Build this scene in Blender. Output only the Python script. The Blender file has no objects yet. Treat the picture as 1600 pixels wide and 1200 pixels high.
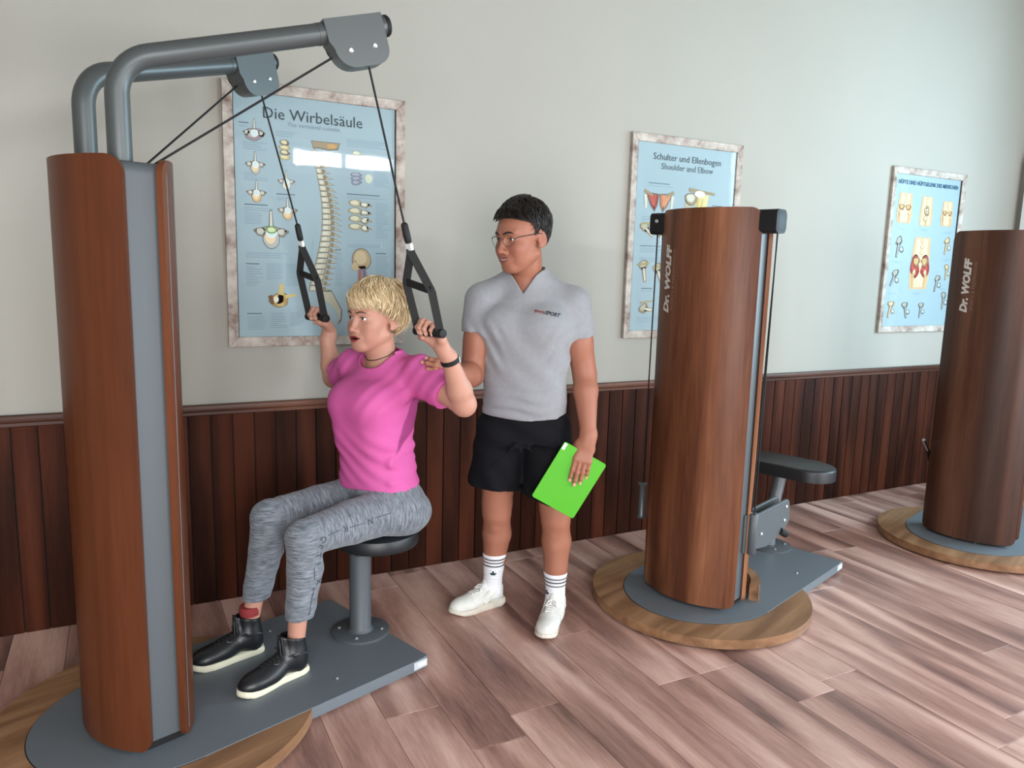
import bpy, bmesh, math, random
import numpy as np
from mathutils import Vector, Matrix
from mathutils.bvhtree import BVHTree

# ------------------------------------------------------------------ camera
sc = bpy.context.scene
COL = sc.collection
CAM_H = 1.51
YAW, PITCH, ROLL, FPX = 0.48125588, -0.15224497, 0.02687355, 1177.4
cam = bpy.data.cameras.new('camera'); cam_o = bpy.data.objects.new('camera', cam); COL.objects.link(cam_o)
_f = Vector((math.sin(YAW)*math.cos(PITCH), math.cos(YAW)*math.cos(PITCH), math.sin(PITCH)))
_r0 = Vector((math.cos(YAW), -math.sin(YAW), 0)); _u0 = _r0.cross(_f)
_r = _r0*math.cos(ROLL)+_u0*math.sin(ROLL); _u = -_r0*math.sin(ROLL)+_u0*math.cos(ROLL)
cam_o.matrix_world = Matrix(((_r.x, _u.x, -_f.x, 0), (_r.y, _u.y, -_f.y, 0), (_r.z, _u.z, -_f.z, CAM_H), (0, 0, 0, 1)))
cam.sensor_fit = 'HORIZONTAL'; cam.sensor_width = 36.0; cam.lens = FPX/1600*36.0
cam.clip_start = 0.05; cam.clip_end = 100
sc.camera = cam_o

# ------------------------------------------------------------------ world, lights, exposure
world = bpy.data.worlds.new('world'); sc.world = world; world.use_nodes = True
_bg = world.node_tree.nodes['Background']; _bg.inputs[0].default_value = (0.72, 0.85, 1.0, 1); _bg.inputs[1].default_value = 1.6
sc.view_settings.view_transform = 'Standard'; sc.view_settings.look = 'None'
sc.view_settings.gamma = 1.0; sc.view_settings.use_curve_mapping = False
sc.view_settings.exposure = 0.0
def daylight_lamp(name, loc, target, w, h, power, col):
    l = bpy.data.lights.new(name, 'AREA'); l.shape = 'RECTANGLE'; l.size = w; l.size_y = h; l.energy = power; l.color = col
    o = bpy.data.objects.new(name, l); COL.objects.link(o); o.location = loc
    d = Vector(target)-Vector(loc); o.rotation_euler = d.to_track_quat('-Z', 'Y').to_euler()
    return o
D = 3.443                    # distance of the poster wall
XL, XR, YB, ZC = -2.3, 6.09, -1.3, 3.6
# windows behind the viewer, the tall ones added to light the room: (x from, x to, sill, head, watts)
WIN = [(-1.8, -0.6, 0.12, 2.30, 85), (-0.4, 0.85, 0.12, 2.30, 110), (1.62, 2.80, 2.47, 2.72, 50), (3.05, 4.3, 0.12, 2.30, 105), (4.5, 5.75, 0.12, 2.30, 60)]
RWIN = [(0.40, 2.30), (-0.95, 0.10)]             # tall windows in the right wall
RZ0, RZ1 = 0.92, 2.95
RTOP = (2.95, 2.20)                              # heads of the two right-hand windows
for a, b, z0, z1, pw in WIN:
    daylight_lamp('window_or_added_daylight', ((a+b)/2, YB-0.125, (z0+z1)/2), ((a+b)/2, 0, (z0+z1)/2-0.35), b-a-0.12, z1-z0-0.12, pw, (0.96, 0.98, 1.0))  # area lamps; those in the tall openings are added frontal light
daylight_lamp('window_or_added_daylight', (XR+0.125, 1.35, 1.95), (XR-1.5, 2.0, 1.85), 1.7, 1.85, 195, (0.55, 0.84, 1.0))
daylight_lamp('window_or_added_daylight', (XR+0.125, -0.42, 1.56), (0, 0.2, 1.0), 0.95, 1.15, 55, (0.92, 0.97, 1.0))

# ------------------------------------------------------------------ helpers
def lin(c):
    return tuple(((v/255)/12.92 if v/255 <= 0.04045 else ((v/255+0.055)/1.055)**2.4) for v in c)
def setp(o, label=None, cat=None, group=None, kind=None):
    if label: o['label'] = label
    if cat: o['category'] = cat
    if group: o['group'] = group
    if kind: o['kind'] = kind
    return o
def empty(name, loc=(0, 0, 0), rz=0.0):
    o = bpy.data.objects.new(name, None); COL.objects.link(o); o.location = loc; o.rotation_euler = (0, 0, rz)
    o.empty_display_size = 0.1
    return o
def link(name, me, mat=None, parent=None):
    o = bpy.data.objects.new(name, me); COL.objects.link(o)
    if mat is not None:
        me.materials.clear()
        for m in (mat if isinstance(mat, (list, tuple)) else [mat]): me.materials.append(m)
    if parent is not None: o.parent = parent
    return o
def mesh(name, V, Fc, mat=None, parent=None, smooth=False):
    me = bpy.data.meshes.new(name); me.from_pydata([tuple(map(float, v)) for v in V], [], [tuple(int(i) for i in f) for f in Fc]); me.update()
    if smooth: me.polygons.foreach_set('use_smooth', [True]*len(me.polygons))
    return link(name, me, mat, parent)
def from_bm(name, bm, mat=None, parent=None, smooth=None):
    bmesh.ops.recalc_face_normals(bm, faces=bm.faces)
    me = bpy.data.meshes.new(name); bm.to_mesh(me); bm.free()
    o = link(name, me, mat, parent)
    if smooth is not None: autosmooth(o, smooth)
    return o
def autosmooth(o, deg=35):
    me = o.data
    me.polygons.foreach_set('use_smooth', [True]*len(me.polygons))
    bm = bmesh.new(); bm.from_mesh(me); c = math.radians(deg)
    for e in bm.edges:
        if len(e.link_faces) == 2 and e.calc_face_angle(0) > c: e.smooth = False
    bm.to_mesh(me); bm.free()
def bm_box(bm, lo, hi, bev=0.0, seg=2, M=None):
    r = bmesh.ops.create_cube(bm, size=1.0); vs = r['verts']
    for v in vs:
        v.co = Vector([lo[i]+(v.co[i]+0.5)*(hi[i]-lo[i]) for i in range(3)])
    if bev:
        es = list({e for v in vs for e in v.link_edges})
        r = bmesh.ops.bevel(bm, geom=es, offset=bev, segments=seg, affect='EDGES', profile=0.5)
        vs = list({v for f in r['faces'] for v in f.verts} | {v for v in vs if v.is_valid})
    if M is not None: bmesh.ops.transform(bm, matrix=M, verts=vs)
    return vs
def box(name, lo, hi, mat, parent=None, bev=0.0, seg=2, M=None):
    bm = bmesh.new(); bm_box(bm, lo, hi, bev, seg, M)
    return from_bm(name, bm, mat, parent, 35 if bev else None)
def bm_prism(bm, outline, z0, z1, bev=0.0, seg=2):
    n = len(outline)
    b = [bm.verts.new((x, y, z0)) for x, y in outline]; t = [bm.verts.new((x, y, z1)) for x, y in outline]
    fb = bm.faces.new(b[::-1]); ft = bm.faces.new(t)
    for i in range(n): bm.faces.new((b[i], b[(i+1) % n], t[(i+1) % n], t[i]))
    if bev: bmesh.ops.bevel(bm, geom=list(ft.edges), offset=bev, segments=seg, affect='EDGES', profile=0.5)
    return b+t
def prism(name, outline, z0, z1, mat, parent=None, bev=0.0, seg=2, M=None, smooth=30):
    bm = bmesh.new(); bm_prism(bm, outline, z0, z1, bev, seg)
    if M is not None: bmesh.ops.transform(bm, matrix=M, verts=bm.verts)
    return from_bm(name, bm, mat, parent, smooth)
def circle(cx, cy, r, n=48, a0=0.0, a1=2*math.pi):
    full = abs(a1-a0-2*math.pi) < 1e-6
    return [(cx+r*math.cos(a0+(a1-a0)*i/(n if full else n-1)), cy+r*math.sin(a0+(a1-a0)*i/(n if full else n-1))) for i in range(n)]
def rrect(x0, y0, x1, y1, r, n=5):
    o = []
    for cx, cy, a in ((x1-r, y1-r, 0), (x0+r, y1-r, 90), (x0+r, y0+r, 180), (x1-r, y0+r, 270)):
        for i in range(n+1):
            t = math.radians(a+90*i/n); o.append((cx+r*math.cos(t), cy+r*math.sin(t)))
    return o
def revolve(name, prof, mat, parent=None, n=40, M=None, smooth=35):
    V, Fc = [], []
    for r, z in prof:
        for i in range(n): a = 2*math.pi*i/n; V.append((r*math.cos(a), r*math.sin(a), z))
    for j in range(len(prof)-1):
        for i in range(n): Fc.append((j*n+i, j*n+(i+1) % n, (j+1)*n+(i+1) % n, (j+1)*n+i))
    Fc.append(tuple(range(n))[::-1]); Fc.append(tuple((len(prof)-1)*n+i for i in range(n)))
    if M is not None: V = [tuple(M @ Vector(v)) for v in V]
    o = mesh(name, V, Fc, mat, parent); autosmooth(o, smooth); return o
def tube_data(pts, rad, n=12, caps=True, flat=None):
    pts = [Vector(p) for p in pts]; m = len(pts)
    rads = rad if isinstance(rad, (list, tuple)) else [rad]*m
    V, Fc = [], []; up = None
    for i, p in enumerate(pts):
        t = (pts[min(i+1, m-1)]-pts[max(i-1, 0)]).normalized()
        if up is None:
            up = Vector((0, 0, 1)) if abs(t.z) < 0.9 else Vector((1, 0, 0))
        a = (up-t*up.dot(t)).normalized(); b = t.cross(a); up = a
        for k in range(n):
            an = 2*math.pi*k/n
            V.append(tuple(p+(a*math.cos(an)+b*math.sin(an)*(flat or 1.0))*rads[i]))
    for i in range(m-1):
        for k in range(n): Fc.append((i*n+k, i*n+(k+1) % n, (i+1)*n+(k+1) % n, (i+1)*n+k))
    if caps: Fc.append(tuple(range(n))[::-1]); Fc.append(tuple((m-1)*n+k for k in range(n)))
    return V, Fc
def tube(name, pts, rad, mat, parent=None, n=12, smooth=50, flat=None):
    V, Fc = tube_data(pts, rad, n, True, flat)
    o = mesh(name, V, Fc, mat, parent); autosmooth(o, smooth); return o
def fillet(pts, r, n=8):
    pts = [Vector(p) for p in pts]; out = [pts[0]]
    for i in range(1, len(pts)-1):
        a = (pts[i-1]-pts[i]).normalized(); b = (pts[i+1]-pts[i]).normalized()
        ang = a.angle(b); d = r/math.tan(ang/2)
        c = pts[i]+(a+b).normalized()*(r/math.sin(ang/2))
        s = pts[i]+a*d-c; e = pts[i]+b*d-c; tot = s.angle(e); ax = s.cross(e).normalized()
        for k in range(n+1): out.append(c+Matrix.Rotation(tot*k/n, 3, ax) @ s)
    out.append(pts[-1]); return out

# ------------------------------------------------------------------ materials
MATS = {}
def mat(name, rgb=(200, 200, 200), rough=0.5, metal=0.0, spec=0.5, var=0.0, vscale=8.0, bump=0.0, bscale=200.0, stretch=None, sheen=0.0, sss=0.0, linear=None):
    if name in MATS: return MATS[name]
    m = bpy.data.materials.new(name); m.use_nodes = True; MATS[name] = m
    nt = m.node_tree; b = nt.nodes['Principled BSDF']
    c = linear or lin(rgb)
    b.inputs['Base Color'].default_value = (*c, 1); b.inputs['Roughness'].default_value = rough
    b.inputs['Metallic'].default_value = metal; b.inputs['Specular IOR Level'].default_value = spec
    if sheen: b.inputs['Sheen Weight'].default_value = sheen
    if sss:
        b.inputs['Subsurface Weight'].default_value = sss; b.inputs['Subsurface Radius'].default_value = (0.012, 0.005, 0.003); b.inputs['Subsurface Scale'].default_value = 0.6
    if var or bump:
        tc = nt.nodes.new('ShaderNodeTexCoord'); mp = nt.nodes.new('ShaderNodeMapping')
        nt.links.new(tc.outputs['Object'], mp.inputs[0])
        if stretch: mp.inputs['Scale'].default_value = stretch
    if var:
        n = nt.nodes.new('ShaderNodeTexNoise'); n.inputs['Scale'].default_value = vscale; n.inputs['Detail'].default_value = 5
        nt.links.new(mp.outputs[0], n.inputs['Vector'])
        r = nt.nodes.new('ShaderNodeValToRGB'); r.color_ramp.elements[0].position = 0.3; r.color_ramp.elements[1].position = 0.7
        r.color_ramp.elements[0].color = (*[max(0, v*(1-var)) for v in c], 1); r.color_ramp.elements[1].color = (*[min(1, v*(1+var)) for v in c], 1)
        nt.links.new(n.outputs[0], r.inputs[0]); nt.links.new(r.outputs[0], b.inputs['Base Color'])
    if bump:
        n2 = nt.nodes.new('ShaderNodeTexNoise'); n2.inputs['Scale'].default_value = bscale; n2.inputs['Detail'].default_value = 3
        nt.links.new(mp.outputs[0], n2.inputs['Vector'])
        bp = nt.nodes.new('ShaderNodeBump'); bp.inputs['Strength'].default_value = bump; bp.inputs['Distance'].default_value = 0.002
        nt.links.new(n2.outputs[0], bp.inputs['Height']); nt.links.new(bp.outputs[0], b.inputs['Normal'])
    return m
def wood(name, dark, mid, light, rough=0.4, grain=(7.0, 7.0, 0.5), seed=0.0, axis='Z', rings=5.0, attr=False, spec=0.4, ringmix=0.35, spread=0.25):
    """streaky wood with long figure running along one object axis"""
    if name in MATS: return MATS[name]
    m = bpy.data.materials.new(name); m.use_nodes = True; MATS[name] = m
    nt = m.node_tree; b = nt.nodes['Principled BSDF']; N = nt.nodes.new; Lk = nt.links.new
    tc = N('ShaderNodeTexCoord'); mp = N('ShaderNodeMapping'); Lk(tc.outputs['Object'], mp.inputs[0])
    mp.inputs['Scale'].default_value = grain; mp.inputs['Location'].default_value = (seed, seed*1.7, seed*0.6)
    vec = mp.outputs[0]
    if attr:                      # every board shifts the figure by its own random number
        oi = N('ShaderNodeObjectInfo'); mu = N('ShaderNodeMath'); mu.operation = 'MULTIPLY'; mu.inputs[1].default_value = 60
        Lk(oi.outputs['Random'], mu.inputs[0]); ad = N('ShaderNodeVectorMath'); ad.operation = 'ADD'
        cb = N('ShaderNodeCombineXYZ'); Lk(mu.outputs[0], cb.inputs[0]); Lk(mu.outputs[0], cb.inputs[1]); Lk(mu.outputs[0], cb.inputs[2])
        Lk(vec, ad.inputs[0]); Lk(cb.outputs[0], ad.inputs[1]); vec = ad.outputs[0]
    n1 = N('ShaderNodeTexNoise'); n1.inputs['Scale'].default_value = 1.0; n1.inputs['Detail'].default_value = 6; n1.inputs['Distortion'].default_value = 0.6
    Lk(vec, n1.inputs['Vector'])
    # growth rings: fract of a slow noise
    n2 = N('ShaderNodeTexNoise'); n2.inputs['Scale'].default_value = 0.35; n2.inputs['Detail'].default_value = 1
    Lk(vec, n2.inputs['Vector'])
    m1 = N('ShaderNodeMath'); m1.operation = 'MULTIPLY'; m1.inputs[1].default_value = rings*6.0; Lk(n2.outputs[0], m1.inputs[0])
    m2 = N('ShaderNodeMath'); m2.operation = 'SINE'; Lk(m1.outputs[0], m2.inputs[0])
    m3 = N('ShaderNodeMath'); m3.operation = 'MULTIPLY_ADD'; m3.inputs[1].default_value = ringmix*0.5; m3.inputs[2].default_value = 0.0; Lk(m2.outputs[0], m3.inputs[0])
    m4 = N('ShaderNodeMath'); m4.operation = 'ADD'; Lk(n1.outputs[0], m4.inputs[0]); Lk(m3.outputs[0], m4.inputs[1])
    # fine pores
    mp2 = N('ShaderNodeMapping'); mp2.inputs['Scale'].default_value = (9, 9, 9); Lk(vec, mp2.inputs[0])
    n3 = N('ShaderNodeTexNoise'); n3.inputs['Scale'].default_value = 1.5; n3.inputs['Detail'].default_value = 3; Lk(mp2.outputs[0], n3.inputs['Vector'])
    m5 = N('ShaderNodeMath'); m5.operation = 'MULTIPLY_ADD'; m5.inputs[1].default_value = 0.25; Lk(n3.outputs[0], m5.inputs[0]); Lk(m4.outputs[0], m5.inputs[2])
    r = N('ShaderNodeValToRGB'); e = r.color_ramp.elements
    e[0].position = 0.34; e[0].color = (*lin(dark), 1); e[1].position = 0.88; e[1].color = (*lin(light), 1)
    k = e.new(0.6); k.color = (*lin(mid), 1)
    Lk(m5.outputs[0], r.inputs[0])
    out = r.outputs[0]
    if attr:
        hs = N('ShaderNodeHueSaturation'); mr = N('ShaderNodeMapRange'); mr.inputs['To Min'].default_value = 1-spread; mr.inputs['To Max'].default_value = 1+spread
        Lk(oi.outputs['Random'], mr.inputs[0]); Lk(mr.outputs[0], hs.inputs['Value']); Lk(out, hs.inputs['Color']); out = hs.outputs[0]
    Lk(out, b.inputs['Base Color'])
    b.inputs['Roughness'].default_value = rough; b.inputs['Specular IOR Level'].default_value = spec
    bp = N('ShaderNodeBump'); bp.inputs['Strength'].default_value = 0.12; bp.inputs['Distance'].default_value = 0.002
    Lk(m5.outputs[0], bp.inputs['Height']); Lk(bp.outputs[0], b.inputs['Normal'])
    return m
def vcol_mat(name, rough=0.5, spec=0.3, sss=0.0, bump=0.0, bscale=150):
    if name in MATS: return MATS[name]
    m = mat(name, (255, 255, 255), rough, spec=spec, bump=bump, bscale=bscale, sss=sss)
    a = m.node_tree.nodes.new('ShaderNodeAttribute'); a.attribute_name = 'Col'
    m.node_tree.links.new(a.outputs['Color'], m.node_tree.nodes['Principled BSDF'].inputs['Base Color'])
    return m
def set_vcol(me, cols):
    at = me.attributes.new('Col', 'FLOAT_COLOR', 'POINT')
    c = np.ones((len(me.vertices), 4), np.float32); c[:, :3] = cols; at.data.foreach_set('color', c.ravel())
def pane_mat(name, tint=(1, 1, 1), ripple=0.0):
    if name in MATS: return MATS[name]
    m = bpy.data.materials.new(name); m.use_nodes = True; MATS[name] = m
    nt = m.node_tree; nt.nodes.remove(nt.nodes['Principled BSDF']); out = nt.nodes['Material Output']
    t = nt.nodes.new('ShaderNodeBsdfTransparent'); t.inputs[0].default_value = (*tint, 1)
    g = nt.nodes.new('ShaderNodeBsdfGlossy'); g.inputs['Roughness'].default_value = 0.03
    f = nt.nodes.new('ShaderNodeFresnel'); f.inputs[0].default_value = 1.5
    ge = nt.nodes.new('ShaderNodeNewGeometry'); iv = nt.nodes.new('ShaderNodeMath'); iv.operation = 'SUBTRACT'; iv.inputs[0].default_value = 1.0; nt.links.new(ge.outputs['Backfacing'], iv.inputs[1])
    mu = nt.nodes.new('ShaderNodeMath'); mu.operation = 'MULTIPLY'; nt.links.new(f.outputs[0], mu.inputs[0]); nt.links.new(iv.outputs[0], mu.inputs[1])
    mx = nt.nodes.new('ShaderNodeMixShader'); nt.links.new(mu.outputs[0], mx.inputs[0]); nt.links.new(t.outputs[0], mx.inputs[1]); nt.links.new(g.outputs[0], mx.inputs[2])
    nt.links.new(mx.outputs[0], out.inputs[0])
    if ripple:
        tc = nt.nodes.new('ShaderNodeTexCoord'); n = nt.nodes.new('ShaderNodeTexNoise'); n.inputs['Scale'].default_value = 2.5
        nt.links.new(tc.outputs['Object'], n.inputs['Vector'])
        bp = nt.nodes.new('ShaderNodeBump'); bp.inputs['Strength'].default_value = ripple; bp.inputs['Distance'].default_value = 0.02
        nt.links.new(n.outputs[0], bp.inputs['Height']); nt.links.new(bp.outputs[0], g.inputs['Normal'])
    return m
PAINT = mat('wall_paint', (158, 155, 146), 0.85, var=0.02, vscale=1.5, bump=0.15, bscale=90)
CEIL = mat('ceiling_paint', (150, 147, 140), 0.9)
GREY = mat('grey_powder_coat', (74, 79, 83), 0.5, metal=0.0, bump=0.06, bscale=900)
GREYD = mat('dark_grey_metal', (78, 82, 82), 0.38, metal=0.3)
PLATE = mat('grey_platform_sheet', (100, 106, 112), 0.5, metal=0.1, bump=0.05, bscale=700)
BLACK = mat('black_plastic', (22, 22, 23), 0.6, spec=0.3)
RUBBER = mat('black_rubber', (14, 14, 15), 0.7)
CHROME = mat('chrome', (200, 203, 206), 0.16, metal=1.0)
BOLT = mat('zinc_bolt', (205, 208, 205), 0.3, metal=0.8)
LEATHER = mat('black_leatherette', (26, 29, 32), 0.42, bump=0.1, bscale=500)
WEB = mat('black_webbing', (15, 15, 16), 0.75, bump=0.2, bscale=600)
WHITE = mat('white_tag', (222, 222, 220), 0.6)
STICK = mat('sticker_grey', (176, 182, 186), 0.5)
WPANEL = wood('wainscot_wood', (36, 19, 13), (54, 27, 18), (74, 38, 25), 0.6, (9, 9, 0.9), 3.0, attr=True, spec=0.06, spread=0.16)
WRAIL = wood('rail_wood', (58, 32, 22), (88, 52, 37), (110, 70, 50), 0.45, (0.8, 9, 9), 9.0, spec=0.3)
WFLOOR = wood('floor_laminate', (108, 78, 71), (164, 125, 113), (206, 168, 154), 0.36, (8, 0.9, 8), 5.0, attr=True, spec=0.45, ringmix=0.26, spread=0.075)
WDISC = wood('disc_walnut', (100, 70, 48), (134, 98, 70), (158, 120, 88), 0.4, (1.6, 16, 16), 2.0, spec=0.4, ringmix=0.2)
# ------------------------------------------------------------------ room
def text_data(body, size, bold=0.0, shear=0.0, align='CENTER', space=1.0):
    cu = bpy.data.curves.new('t', 'FONT'); cu.body = body; cu.size = size; cu.offset = bold; cu.shear = shear
    cu.align_x = align; cu.space_character = space; cu.fill_mode = 'FRONT'; cu.resolution_u = 2
    o = bpy.data.objects.new('t', cu); COL.objects.link(o)
    me = bpy.data.meshes.new_from_object(o)
    V = [tuple(v.co) for v in me.vertices]; Fc = [tuple(p.vertices) for p in me.polygons]
    bpy.data.meshes.remove(me); bpy.data.objects.remove(o); bpy.data.curves.remove(cu)
    return V, Fc
def subdivide_data(V, Fc, maxlen):
    bm = bmesh.new(); vs = [bm.verts.new(v) for v in V]
    for f in Fc:
        try: bm.faces.new([vs[i] for i in f])
        except ValueError: pass
    for _ in range(4):
        es = [e for e in bm.edges if e.calc_length() > maxlen]
        if not es: break
        bmesh.ops.subdivide_edges(bm, edges=es, cuts=1)
    bmesh.ops.triangulate(bm, faces=bm.faces)
    bm.verts.index_update()
    V2 = [tuple(v.co) for v in bm.verts]; F2 = [tuple(v.index for v in f.verts) for f in bm.faces]; bm.free()
    return V2, F2

rng = random.Random(7)
floor = box('floor', (XL-0.2, YB-0.2, -0.1), (XR+0.4, D+0.2, -0.006), WFLOOR); setp(floor, kind='structure')
PW, PL = 0.195, 1.285
bm = bmesh.new(); bm_box(bm, (-PW/2+0.0006, -PL/2+0.0006, -0.009), (PW/2-0.0006, PL/2-0.0006, 0.0), 0.0012, 1)
_o = from_bm('plank', bm, WFLOOR); plank_me = _o.data; bpy.data.objects.remove(_o)
joint = {}                                   # strip index -> y of one end joint read from the photograph
X0 = 1.9-PW*22
for i in range(45):
    xc = X0+PW*(i+0.5)
    if xc-PW/2 < XL-0.1 or xc+PW/2 > XR+0.2: continue
    near = {1.8: 2.03, 2.1: 1.73, 1.1: 1.97, 0.83: 2.25, 1.45: 1.60}
    j0 = next((y for x, y in near.items() if abs(x-xc) < PW/2), None)
    if j0 is None: j0 = rng.uniform(0, PL)
    y = j0 - PL*4
    while y < D:
        if y+PL > 0.3:
            if y+PL <= D:
                p = bpy.data.objects.new('plank', plank_me); p.location = (xc, y+PL/2, 0)
            else:
                bm = bmesh.new(); L_ = D-y; bm_box(bm, (-PW/2+0.0006, -L_/2+0.0006, -0.009), (PW/2-0.0006, L_/2, 0.0), 0.0012, 1)
                p = from_bm('plank', bm, WFLOOR); COL.objects.unlink(p); p.location = (xc, y+L_/2, 0)
            COL.objects.link(p); p.parent = floor
        y += PL
ceiling = box('ceiling', (XL-0.2, YB-0.2, ZC), (XR+0.4, D+0.2, ZC+0.1), CEIL); setp(ceiling, kind='structure')
wall_back = box('wall_back', (XL-0.2, D, -0.1), (XR+0.4, D+0.15, ZC), PAINT); setp(wall_back, kind='structure')
wall_left = box('wall_left', (XL-0.15, YB, -0.1), (XL, D, ZC), PAINT); setp(wall_left, kind='structure')
# wainscot boards on the poster wall
BW = 0.0905
bm = bmesh.new(); bm_box(bm, (-BW/2+0.0018, -0.014, 0.0), (BW/2-0.0018, 0.0, 0.868), 0.004, 2)
_o = from_bm('board', bm, WPANEL, None, 40); board_me = _o.data; bpy.data.objects.remove(_o)
box('wainscot_backing', (XL, D-0.006, 0), (XR, D, 0.868), mat('wainscot_groove', (24, 12, 9), 0.7), wall_back)
x = XL+BW/2
while x < XR-BW/2:
    p = bpy.data.objects.new('board', board_me); COL.objects.link(p); p.location = (x, D-0.004, 0); p.parent = wall_back; x += BW
bm = bmesh.new(); bm_box(bm, (XL, D-0.034, 0.868), (XR, D, 0.896), 0.006, 2); bm_box(bm, (XL, D-0.024, 0.850), (XR, D-0.016, 0.868), 0.003, 1)
rail = from_bm('trim_1', bm, WRAIL, None, 40); setp(rail, kind='structure')
FRAME_G = mat('window_frame_grey', (92, 102, 112), 0.5)
FRAME_W = mat('window_frame_white', (232, 236, 238), 0.5)
PANE = pane_mat('window_pane')
# right wall with its window close to the corner
bm = bmesh.new(); ys = [D, RWIN[0][1], RWIN[0][0], RWIN[1][1], RWIN[1][0], YB]
for i in range(0, 6, 2): bm_box(bm, (XR, ys[i+1], -0.1), (XR+0.3, ys[i], ZC))
for (a, b), zt in zip(RWIN, RTOP):
    bm_box(bm, (XR, a, -0.1), (XR+0.3, b, RZ0)); bm_box(bm, (XR, a, zt), (XR+0.3, b, ZC))
wall_right = from_bm('wall_right', bm, PAINT); setp(wall_right, kind='structure')
def window(name, origin, ax, w, h, depth_dir, nmull=2):
    """frame, mullions, pane: local x along the wall, z up, y outwards"""
    e = empty(name, origin, math.atan2(ax[1], ax[0])); setp(e, kind='structure')
    s = 1.0
    t = 0.055
    for lo, hi in (((0, 0.02, 0), (w, 0.2, t)), ((0, 0.02, h-t), (w, 0.2, h)), ((0, 0.02, t), (t, 0.2, h-t)), ((w-t, 0.02, t), (w, 0.2, h-t))):
        box('window_frame', lo, hi, FRAME_G, e, 0.004, 1)
    for i in range(1, nmull):
        box('mullion', (w*i/nmull-0.025, 0.09, t), (w*i/nmull+0.025, 0.14, h-t), FRAME_G, e, 0.004, 1)
    for i in range(nmull):
        box('pane', (w*i/nmull+0.02, 0.112, t), (w*(i+1)/nmull-0.02, 0.116, h-t), PANE, e)
    for lo, hi in (((-0.05, -0.012, -0.05), (w+0.05, 0.02, 0)), ((-0.05, -0.012, h), (w+0.05, 0.02, h+0.05)), ((-0.05, -0.012, 0), (0, 0.02, h)), ((w, -0.012, 0), (w+0.05, 0.02, h))):
        box('architrave', lo, hi, FRAME_W, e, 0.003, 1)
    return e
for i, (a, b) in enumerate(RWIN): window('window_%d' % (i+1), (XR, b, RZ0), (0, -1), b-a, RTOP[i]-RZ0, 1, 2)
door = empty('door_1', (XR, 3.37, 0)); setp(door, kind='structure')
box('door_leaf', (-0.035, -0.86, 0.01), (-0.002, -0.04, 2.36), FRAME_G, door, 0.004, 1)
for lo, hi in (((-0.05, -0.04, 0), (-0.001, 0.02, 2.42)), ((-0.05, -0.92, 0), (-0.001, -0.86, 2.42)), ((-0.05, -0.86, 2.36), (-0.001, -0.04, 2.42))): box('architrave', lo, hi, FRAME_W, door, 0.003, 1)
tube('door_handle', [(-0.035, -0.80, 1.05), (-0.085, -0.80, 1.05), (-0.085, -0.69, 1.05)], 0.010, CHROME, door, 12)
# wall behind the viewer; its tall windows are added for their light
bm = bmesh.new(); edges = [XL]+[v for ab in WIN for v in ab[:2]]+[XR]
for i in range(0, len(edges), 2): bm_box(bm, (edges[i], YB-0.3, -0.1), (edges[i+1], YB, ZC))
for a, b, z0, z1, pw in WIN:
    bm_box(bm, (a, YB-0.3, -0.1), (b, YB, z0)); bm_box(bm, (a, YB-0.3, z1), (b, YB, ZC))
wall_front = from_bm('wall_front', bm, PAINT); setp(wall_front, kind='structure')
for i, (a, b, z0, z1, pw) in enumerate(WIN): window('window_%d' % (i+3), (b, YB, z0), (-1, 0), b-a, z1-z0, 1, 2)

# ------------------------------------------------------------------ training machines
TH = math.radians(18.5)
MC = [(0.055, 2.54), (2.35, 2.55), (4.36, 2.50)]
HS = 0.235                   # half width of the wooden shells
RS = (HS**2+0.10**2)/(2*0.10); CF, CB = -0.214+RS, 0.088-RS
def shell(name, front, mt, parent):
    half = math.asin(HS/RS); n = 40; th = 0.017; ztop, zbot, rt, rb = 1.78, 0.066, 0.05, 0.035
    V, Fc = [], []; arc = RS*half
    ss = sorted(set([-arc, arc]+[-arc+2*arc*i/n for i in range(n+1)]+[sg*(arc-d) for sg in (-1, 1) for d in (0.002, 0.006, 0.012, 0.02, 0.03, 0.04, 0.05)]))
    for s in ss:
        d = arc-abs(s)
        zt = ztop-rt+math.sqrt(max(0, rt*rt-(rt-min(d, rt))**2)); zb = zbot+rb-math.sqrt(max(0, rb*rb-(rb-min(d, rb))**2))
        a = s/RS
        for R_ in (RS, RS-th):
            x = (CF-R_*math.cos(a)) if front else (CB+R_*math.cos(a)); y = R_*math.sin(a)
            V += [(x, y, zb), (x, y, zt)]
    m = len(ss)
    for i in range(m-1):
        a, b = i*4, (i+1)*4
        Fc += [(a, b, b+1, a+1), (a+2, a+3, b+3, b+2), (a+1, b+1, b+3, a+3), (a, a+2, b+2, b)]
    Fc += [(0, 1, 3, 2), ((m-1)*4, (m-1)*4+2, (m-1)*4+3, (m-1)*4+1)]
    bm = bmesh.new(); vs = [bm.verts.new(v) for v in V]; bm.verts.ensure_lookup_table()
    for f in Fc: bm.faces.new([vs[i] for i in f])
    return from_bm(name, bm, mt, parent, 40)
def bolt(parent, p, axis='z', r=0.008, mt=None):
    M = Matrix.Translation(p)
    if axis == 'x': M = M @ Matrix.Rotation(math.pi/2, 4, 'Y')
    if axis == 'y': M = M @ Matrix.Rotation(math.pi/2, 4, 'X')
    return revolve('bolt', [(r, 0), (r, 0.003), (r*0.6, 0.0055)], mt or BOLT, parent, 14, M)
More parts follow.
